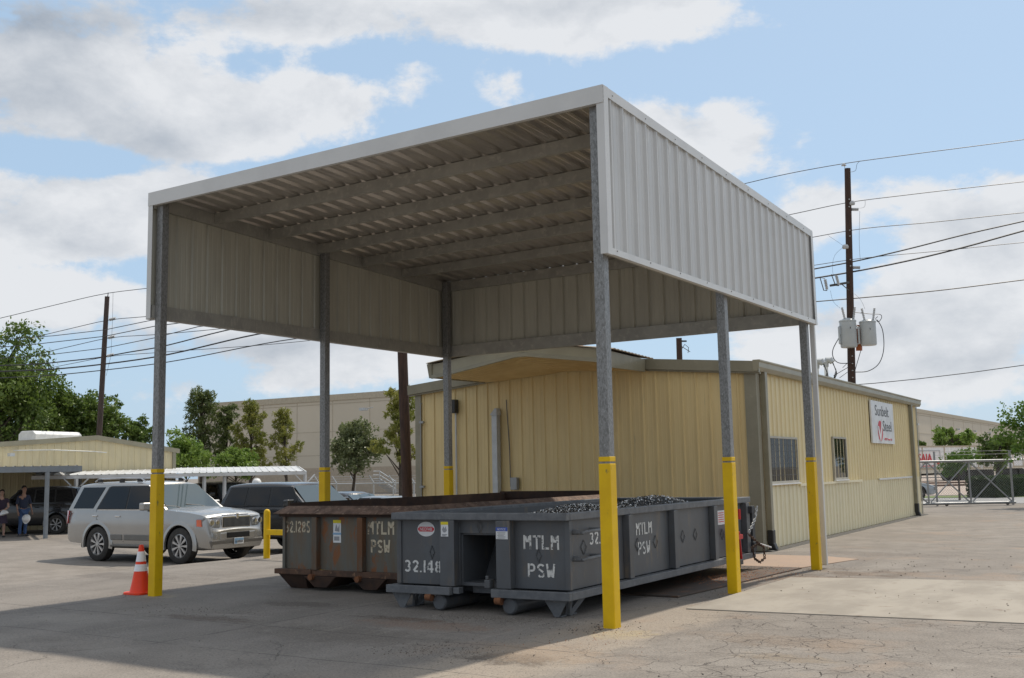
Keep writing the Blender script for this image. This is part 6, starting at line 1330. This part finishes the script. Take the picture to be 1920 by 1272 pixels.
# far fence behind the sedans with angled arms
def fence_mesh(mb_parent, a, b, z0, z1, name='wire_mesh'):
    me = bpy.data.meshes.new(name); A = [Vector((a.x, a.y, z0)), Vector((b.x, b.y, z0)), Vector((b.x, b.y, z1)), Vector((a.x, a.y, z1))]
    I = XF[mb_parent].inverted(); me.from_pydata([tuple(I @ v) for v in A], [], [(0, 1, 2, 3)]); uv = me.uv_layers.new(name='UVMap'); L = (A[1]-A[0]).length
    for i, c in enumerate(((0, 0), (L, 0), (L, z1-z0), (0, z1-z0))): uv.data[i].uv = c
    me.materials.append(M['chainlink']); o = bpy.data.objects.new(name, me); C.objects.link(o); o.parent = mb_parent; XF[o] = XF[mb_parent]; return o
fa, fb = at(585, 908, 62), at(800, 906, 55)
fn = thing('chainlink_fence', 'galvanized chain-link fence with angled arms in front of the beige warehouse', 'fence', (fa.x, fa.y, -.3)); XF[fn] = Matrix.Translation((fa.x, fa.y, -.3)); zt_ = fa.z
mb = MB(); mb.tube([fa, Vector((fb.x, fb.y, zt_))], .035, 6); mb.build('top_rail', 'steel_light', fn, world=True); fence_mesh(fn, fa, fb, -.3, zt_)
for i in range(6):
    q = Vector((fa.x, fa.y, 0)).lerp(Vector((fb.x, fb.y, 0)), (i+.4)/6); mb = MB(); mb.tube([q+Vector((0, 0, -.35)), q+Vector((0, 0, zt_+.05)), q-right*.25+Vector((0, 0, zt_+.42))], .04, 7); mb.build('post', 'steel_light', fn, world=True)
mb = MB()
for k in range(3):
    o1 = -right*(.08*(k+1))+Vector((0, 0, .13*(k+1))); mb.tube([fa+o1, Vector((fb.x, fb.y, zt_))+o1], .008, 4)
mb.build('barbed_wire', 'steel_light', fn, world=True)
fa2, fb2 = at(430, 908, 60), at(600, 908, 61)
st = thing('metal_staircase', 'pale metal dock stairs with handrails against the warehouse left of the brown pole', 'staircase', tuple(at(735, 925, 100))); XF[st] = Matrix.Translation(at(735, 925, 100))
mb = MB()
for dy in (0, 7, 14): mb.tube([at(700, 884+dy, 100), at(712, 884+dy, 100), at(742, 903+dy, 98)], .05, 5)
mb.tube([at(742, 900, 98), at(742, 925, 98)], .05, 5); mb.tube([at(712, 884, 100), at(712, 912, 100)], .05, 5); mb.build('handrail', 'steel_light', st, world=True)
mb = MB()
for k in range(8): p = at(708+4.4*k, 901+2.9*k, 99.5); mb.box(p.x-.5, p.x+.5, p.y-.3, p.y+.3, p.z-.07, p.z)
mb.build('steps', 'steel', st, world=True)

# gate and fence on the right
ga, gb = onz(1700, 951), onz(1899, 947); zt_ = at(1800, 864, (Vector(ga)-Vector(CAMP)).dot(Vector(Fv))).z
gt = thing('sliding_gate', 'galvanized sliding gate of chain-link with crossed braces at the yard exit', 'gate', (ga.x, ga.y, 0)); XF[gt] = Matrix.Translation((ga.x, ga.y, 0))
def gpt(px, z):                                  # point on the gate line in column px
    r_ = ray(px, 900); n_ = np.array([-(gb.y-ga.y), gb.x-ga.x]); t = ((np.array([ga.x, ga.y])-CAMP[:2])@n_)/(r_[:2]@n_); q = CAMP+r_*t; return Vector((q[0], q[1], z))
zt_ = topz(gpt(1899, 0), 863); zb_ = .10
mb = MB(); mb.tube([gpt(1700, zt_), gpt(1899, zt_)], .045, 8); mb.build('top_rail', 'steel', gt, world=True, smooth=True)
mb = MB(); mb.tube([gpt(1700, zb_), gpt(1901, zb_)], .05, 8); mb.build('bottom_rail', 'steel', gt, world=True, smooth=True)
for px in (1739, 1818, 1897): mb = MB(); mb.tube([gpt(px, zb_), gpt(px, zt_)], .035, 8); mb.build('stile', 'steel', gt, world=True, smooth=True)
for a_, b_ in ((1660, 1739), (1739, 1818), (1818, 1897)):
    for k in (0, 1): mb = MB(); off = Vector((0, -.02+.05*k, 0)); mb.tube([gpt(a_ if a_ > 1700 else 1700, (zb_ if k else zt_) if a_ > 1700 else (zb_+zt_)/2)+off, gpt(b_, zt_ if k else zb_)+off], .026, 7); mb.build('brace', 'steel', gt, world=True, smooth=True)
fence_mesh(gt, gpt(1700, 0)+Vector((0, .05, 0)), gpt(1899, 0)+Vector((0, .05, 0)), zb_, zt_)
for px in (1772, 1886): mb = MB(); mb.lathe([(.03, -.03), (.07, -.02), (.07, .02), (.03, .03)], 12, tuple(gpt(px, .07)), 'y'); mb.build('gate_wheel', 'steel_dark', gt, world=True, smooth=True)
ff = thing('chainlink_fence', 'chain-link fence running on from the gate to the right edge', 'fence', tuple(gpt(1751, 0)+Vector((0, .35, 0)))); XF[ff] = Matrix.Translation(gpt(1751, 0)+Vector((0, .35, 0)))
o1 = Vector((0, .35, 0)); fence_mesh(ff, gpt(1751, 0)+o1, gpt(2010, 0)+o1, .03, zt_-.02)
mb = MB(); mb.tube([gpt(1751, zt_)+o1, gpt(2010, zt_+.02)+o1], .03, 6); mb.tube([gpt(1751, zt_+.25)+o1, gpt(2010, zt_+.27)+o1], .006, 4); mb.tube([gpt(1751, zt_+.38)+o1, gpt(2010, zt_+.40)+o1], .006, 4); mb.build('top_rail', 'steel', ff, world=True)
for px in (1751, 1894, 1975): mb = MB(); mb.tube([gpt(px, 0)+o1, gpt(px, zt_+.4)+o1], .04, 8); mb.build('post', 'steel', ff, world=True, smooth=True)

def strip_(name, rows, m, z, kind='structure'):
    (x0, y0), (x1, y1), (x2, y2), (x3, y3) = rows; mb = MB(); P = [onz(x, y, z) for x, y in rows]; mb.prism([(p.x, p.y, z) for p in P], (0, 0, -z-.02)); return struct(name, mb, m)
strip_('road', [(1500, 935), (2080, 930), (2080, 941), (1500, 950.5)], 'asphalt_road', .012)
strip_('verge', [(1660, 932), (2080, 924), (2080, 929.8), (1660, 934.5)], 'grass', .03)
strip_('parking_lot', [(1560, 897), (2100, 884), (2080, 923.8), (1560, 932)], 'lot', .016)
for y0 in (898, 909, 914):
    a, b = onz(1640, y0+1.5), onz(2080, y0-9); mb = MB(); mb.bar(a+Vector((0, 0, .07)), b+Vector((0, 0, .07)), .5, .16); struct('curb', mb, 'rust_rim' if y0 != 898 else 'curb')

# trailers
def trailer(label, pl, pr, D0, D1, zt, lettered=False):
    a, b = at(pl, 880, D0), at(pr, 880, D1); a.z = b.z = 0; d = (b-a).normalized(); n_ = Vector((-d.y, d.x, 0)); n_ = n_ if n_.dot(Vector(Fv)) > 0 else -n_; Ln = (b-a).length; up = Vector((0, 0, 1))
    o = thing('semi_trailer', label, 'trailer', (a.x, a.y, 0), 0, 'parked freight trailers'); XF[o] = Matrix.Translation((a.x, a.y, 0))
    def bx(s0, s1, t0, t1, z0, z1, mb): c = [a+d*s+n_*t for s, t in ((s0, t0), (s1, t0), (s1, t1), (s0, t1))]; mb.hexa([q+up*z0 for q in c], [q+up*z1 for q in c])
    mb = MB(); bx(0, Ln, 0, 2.5, 1.15, zt, mb); mb.build('box_body', 'white', o, world=True)
    mb = MB(); bx(-.03, Ln+.03, -.04, 2.54, zt-.12, zt+.03, mb); bx(-.03, Ln+.03, -.04, 0, 1.1, 1.3, mb)
    for s in (0, .2, .5, .75, .86, .97): bx(Ln*s, Ln*s+.15, -.035, 0, 1.3, zt-.12, mb)
    mb.build('frame_rails', 'warehouse_trim', o, world=True)
    mb = MB()
    for s in (.45, 1.75, Ln-2.6, Ln-1.4): mb.tube([a+d*s+n_*.2+up*.5, a+d*s+n_*2.3+up*.5], .5, 16)
    mb.build('wheels', 'rubber', o, world=True)
    if lettered:
        q = a+d*(Ln*.14)-n_*.05
        mb = MB(); c0, c1 = a+d*(Ln*.12)-n_*.045, a+d*(Ln*.44)-n_*.045
        for z in (zt-.45, zt-2.05): mb.bar(c0+up*z, c1+up*z, .03, .05)
        mb.bar(c1+up*(zt-.45), c1+up*(zt-2.05), .05, .03); mb.build('letter_frame', 'print_gray', o, world=True)
        text_mesh('lettering', 'SAIA', 1.12, 'print_red', q+up*(zt-1.50), d, up, o, .92, .02)
        mb = MB(); e = q+d*(Ln*.27); bx(Ln*.39, Ln*.42, -.07, -.05, zt-1.75, zt-1.55, mb); bx(Ln*.175, Ln*.37, -.07, -.05, zt-1.93, zt-1.86, mb); mb.build('swoosh', 'print_red', o, world=True)
    return o
zt1 = at(1760, 837, 104).z
trailer('white freight trailer with red lettering beyond the gate', 1702, 1838, 100, 106, zt1, True)
trailer('plain white trailer end right of the lettered trailer', 1844, 1871, 110, 111.5, at(1860, 841, 110).z)
trailer('distant white trailer cut by the right edge of the photo', 1900, 1990, 120, 124, at(1910, 848, 120).z)

# ================================================================== PEOPLE
def skin_mesh(name, nodes, edges, m, parent, sub=2, root='pelvis'):
    keys = list(nodes); me = bpy.data.meshes.new(name); me.from_pydata([nodes[k][0] for k in keys], [(keys.index(a), keys.index(b)) for a, b in edges], []); me.update()
    o = bpy.data.objects.new(name, me); C.objects.link(o); sk = o.modifiers.new('skin', 'SKIN'); ss = o.modifiers.new('sub', 'SUBSURF'); ss.levels = sub; ss.render_levels = sub
    if not me.skin_vertices: 
        bm = bmesh.new(); bm.from_mesh(me); bm.verts.layers.skin.verify(); bm.to_mesh(me); bm.free()
    for i, k in enumerate(keys):
        r_ = nodes[k][1]; me.skin_vertices[0].data[i].radius = r_ if isinstance(r_, tuple) else (r_, r_)
        me.skin_vertices[0].data[i].use_root = (k == root)
    dg = bpy.context.evaluated_depsgraph_get(); nm = bpy.data.meshes.new_from_object(o.evaluated_get(dg)); bpy.data.objects.remove(o)
    nm.materials.clear(); nm.materials.append(M[m]); nm.polygons.foreach_set('use_smooth', [True]*len(nm.polygons)); o = bpy.data.objects.new(name, nm); C.objects.link(o); o.parent = parent; return o
def person(label, loc, rz, h, skin='skin', top='navy', legs='denim', dress=False, hat=False, armR=None, armL=None, hair='hair', long_hair=False):
    """faces +x locally; h is the standing height"""
    o = thing('person', label, 'person', (0, 0, 0)); k = h/1.78
    def v(x, y, z): return (x*k, y*k, z*k)
    N_ = {'pelvis': (v(0, 0, .95), (.115*k, .14*k)), 'waist': (v(0, 0, 1.10), (.10*k, .125*k)), 'chest': (v(0, 0, 1.32), (.115*k, .155*k)), 'neckb': (v(0, 0, 1.46), (.06*k, .08*k)), 'neck': (v(.01, 0, 1.53), .052*k),
          'jaw': (v(.025, 0, 1.60), (.075*k, .062*k)), 'head': (v(.02, 0, 1.68), (.098*k, .078*k)), 'crown': (v(.01, 0, 1.745), (.07*k, .06*k))}
    E = [('pelvis', 'waist'), ('waist', 'chest'), ('chest', 'neckb'), ('neckb', 'neck'), ('neck', 'jaw'), ('jaw', 'head'), ('head', 'crown')]
    arms = {}
    for s_, nm, tgt in ((1, 'L', armL), (-1, 'R', armR)):
        sh = (0, s_*.19, 1.41); el = tgt[0] if tgt else (-.02, s_*.24, 1.12); wr_ = tgt[1] if tgt else (.06, s_*.24, .88); hd_ = tgt[2] if tgt else (.09, s_*.235, .80)
        N_.update({'sh'+nm: (v(*sh), .058*k), 'el'+nm: (v(*el), .042*k), 'wr'+nm: (v(*wr_), .028*k), 'hd'+nm: (v(*hd_), (.022*k, .036*k))}); E += [('chest', 'sh'+nm), ('sh'+nm, 'el'+nm), ('el'+nm, 'wr'+nm), ('wr'+nm, 'hd'+nm)]
        arms[nm] = hd_; d = Vector(hd_)-Vector(wr_); d.normalize()
        for q in range(5):                       # four fingers and a thumb
            if q < 4: p = Vector(hd_)+d*.05*(1-.12*abs(q-1.5))+Vector((.014*(q-1.5)*1.4, 0, 0)); p2 = p+d*.03+Vector((0, -s_*.012, 0))
            else: p = Vector(wr_)+d*.05+Vector((.045, -s_*.01, 0)); p2 = p+d*.035+Vector((.01, 0, 0))
            N_['f%s%d' % (nm, q)] = (v(*p), .009*k); N_['g%s%d' % (nm, q)] = (v(*p2), .008*k); E += [(('hd' if q < 4 else 'wr')+nm, 'f%s%d' % (nm, q)), ('f%s%d' % (nm, q), 'g%s%d' % (nm, q))]
        N_.update({'hip'+nm: (v(0, s_*.09, .88), .088*k), 'kn'+nm: (v(.02, s_*.10, .49), .056*k), 'ca'+nm: (v(-.01, s_*.10, .34), .054*k), 'an'+nm: (v(-.02, s_*.10, .09), .036*k), 'to'+nm: (v(.13, s_*.115, .035), (.035*k, .045*k))})
        E += [('pelvis', 'hip'+nm), ('hip'+nm, 'kn'+nm), ('kn'+nm, 'ca'+nm), ('ca'+nm, 'an'+nm), ('an'+nm, 'to'+nm)]
    NB = dict(N_)
    for q in ['pelvis', 'waist', 'chest', 'shL', 'shR']+([] if dress else ['hipL', 'hipR', 'knL', 'knR', 'caL', 'caR', 'anL', 'anR', 'elL', 'elR']):
        p_, r_ = N_[q]; NB[q] = (p_, tuple(e*.74 for e in r_) if isinstance(r_, tuple) else r_*.74)
    body = skin_mesh('body', NB, E, skin, o, 1)
    g = lambda kk, f: (N_[kk][0], tuple(r_*f for r_ in N_[kk][1]) if isinstance(N_[kk][1], tuple) else N_[kk][1]*f)
    T_ = {q: g(q, 1.12) for q in ('pelvis', 'waist', 'chest', 'shL', 'shR')}; T_['neckb'] = g('neckb', 1.05)
    TE = [('pelvis', 'waist'), ('waist', 'chest'), ('chest', 'neckb'), ('chest', 'shL'), ('chest', 'shR')]
    for nm in 'LR':
        m_ = (Vector(N_['sh'+nm][0])+Vector(N_['el'+nm][0]))/2 if dress else Vector(N_['el'+nm][0]); T_['sl'+nm] = (tuple(m_), .056*k); TE.append(('sh'+nm, 'sl'+nm))
    skin_mesh('dress_top' if dress else 'shirt', T_, TE, top, o, 1)
    if dress:
        mb = MB(); V = []
        for i in range(9):
            z = (1.05-.52*i/8)*k; r_ = (.13+.075*i/8)*k
            for q in range(20): a = 2*math.pi*q/20; V.append((math.cos(a)*r_*(1+.04*math.sin(3*a)), math.sin(a)*r_*1.15, z))
        mb.add(V, [(i*20+q, i*20+(q+1) % 20, (i+1)*20+(q+1) % 20, (i+1)*20+q) for i in range(8) for q in range(20)]); mb.build('skirt', top, o, smooth=True)
    else:
        L_ = {q: g(q, 1.13) for q in ('pelvis', 'hipL', 'hipR', 'knL', 'knR')}
        for nm in 'LR': L_['ca'+nm] = g('ca'+nm, 1.15); L_['an'+nm] = (v(-.02, .10*(1 if nm == 'L' else -1), .07), .058*k)
        skin_mesh('trousers', L_, [('pelvis', 'hipL'), ('pelvis', 'hipR'), ('hipL', 'knL'), ('hipR', 'knR'), ('knL', 'caL'), ('knR', 'caR'), ('caL', 'anL'), ('caR', 'anR')], legs, o, 1)
    for s_ in (1, -1): mb = MB(); mb.box(-.07*k, .19*k, s_*.11*k-.048*k, s_*.11*k+.048*k, -.005, .085*k); mb.build('shoe', 'black', o, bevel=.03, segs=3)
    mb = MB(); hc = Vector(v(.0, 0, 1.70)); V = []
    for i in range(9):
        th = math.pi*(.0+.60*i/8)
        for q in range(20):
            a = 2*math.pi*q/20; fr = max(0, math.cos(a)); tt = th*(1-.42*fr); V.append((hc.x+math.sin(tt)*math.cos(a)*.103*k, math.sin(tt)*math.sin(a)*.088*k, hc.z+math.cos(tt)*.10*k))
    mb.add(V, [(i*20+q, i*20+(q+1) % 20, (i+1)*20+(q+1) % 20, (i+1)*20+q) for i in range(8) for q in range(20)]); mb.build('hair', hair, o, smooth=True)
    if long_hair: mb = MB(); mb.tube([v(-.06, 0, 1.72), v(-.085, 0, 1.6), v(-.08, 0, 1.45)], [.07*k, .085*k, .05*k], 10); mb.build('hair', hair, o, smooth=True)
    mb = MB()
    for s_ in (1, -1): mb.lathe([(0, -.008), (.010, 0), (0, .008)], 8, v(.108, s_*.032, 1.675))
    mb.build('eyes', 'black', o)
    mb = MB(); mb.prism([v(.10, -.014, 1.635), v(.10, .014, 1.635), v(.105, 0, 1.68)], (.025*k, 0, -.004)); mb.box(.095*k, .108*k, -.025*k, .025*k, 1.60*k, 1.61*k); mb.build('face_features', skin, o)
    for s_ in (1, -1): mb = MB(); mb.lathe([(0, -.012), (.028, 0), (0, .012)], 8, v(.01, s_*.083, 1.665), 'y'); mb.build('ear', skin, o)
    o.location = loc; o.rotation_euler = (0, 0, rz); return o, k
def hard_hat(label, loc, rot=(0, 0, 0), k=1):
    o = bpy.data.objects.new('hard_hat', None); C.objects.link(o); tag(o, label, 'hard hat', 'white hard hats'); XF[o] = Matrix.Identity(4)
    MB().lathe([(.148, 0), (.145, .02), (.135, .06), (.11, .105), (.07, .135), (.03, .147), (0, .15)], 28).build('shell', 'white', o, smooth=True)
    mb = MB(); P = [(math.cos(a)*(.155+.045*max(0, math.cos(a))**2), math.sin(a)*.15, 0) for a in [2*math.pi*q/28 for q in range(28)]]; mb.prism(P, (0, 0, -.012)); mb.build('brim', 'white', o, bevel=.004)
    mb = MB(); mb.tube([(.12, 0, .07), (.07, 0, .143), (0, 0, .158), (-.07, 0, .143), (-.12, 0, .07)], .014, 6); mb.build('ridge', 'white', o, smooth=True)
    o.location = loc; o.rotation_euler = rot; return o
def where(px, D, z): p = at(px, 950, D); return (p.x, p.y, z)
face = math.atan2(-Fv[1], -Fv[0])
armf = ((.02, -.25, 1.12), (.22, -.18, .98), (.29, -.15, .95))
m1 = where(44, 39.4, -.33); person('man in navy shirt and blue jeans standing left of the carport post', m1, face+R(55), 1.86, 'skin', 'navy', 'denim', armR=None, armL=((.02, .25, 1.12), (.14, .24, .90), (.18, .23, .83)))
hx = at(49.5, 970, 39.0); hard_hat('white hard hat held at the hip by the man in the navy shirt', tuple(hx-Vector((0, 0, .05))), (0, R(75), face), 1)
m2 = where(3, 39.0, -.33); person('woman in a dark knee-length dress at the left edge', m2, face+R(20), 1.74, 'skin_light', 'dress', 'dress', dress=True, armR=((.03, -.24, 1.12), (.20, -.10, 1.02), (.26, -.04, 1.01)), armL=((.03, .24, 1.12), (.20, .10, 1.02), (.26, .04, 1.01)), long_hair=True)
hx = at(8.5, 962, 38.6); hard_hat('white hard hat held before her by the woman in the dark dress', tuple(hx-Vector((0, 0, .05))), (R(20), 0, face))
m3 = where(481, 33, -.30); _, k3 = person('person in a white hard hat behind the black SUV, mostly hidden', m3, face+R(-60), 1.84, 'skin', 'navy', 'denim')
q = Vector(m3)+Vector((0, 0, 1.72*k3+.01)); hard_hat('white hard hat worn by the person behind the black SUV', tuple(q), (0, 0, face+R(-60)))
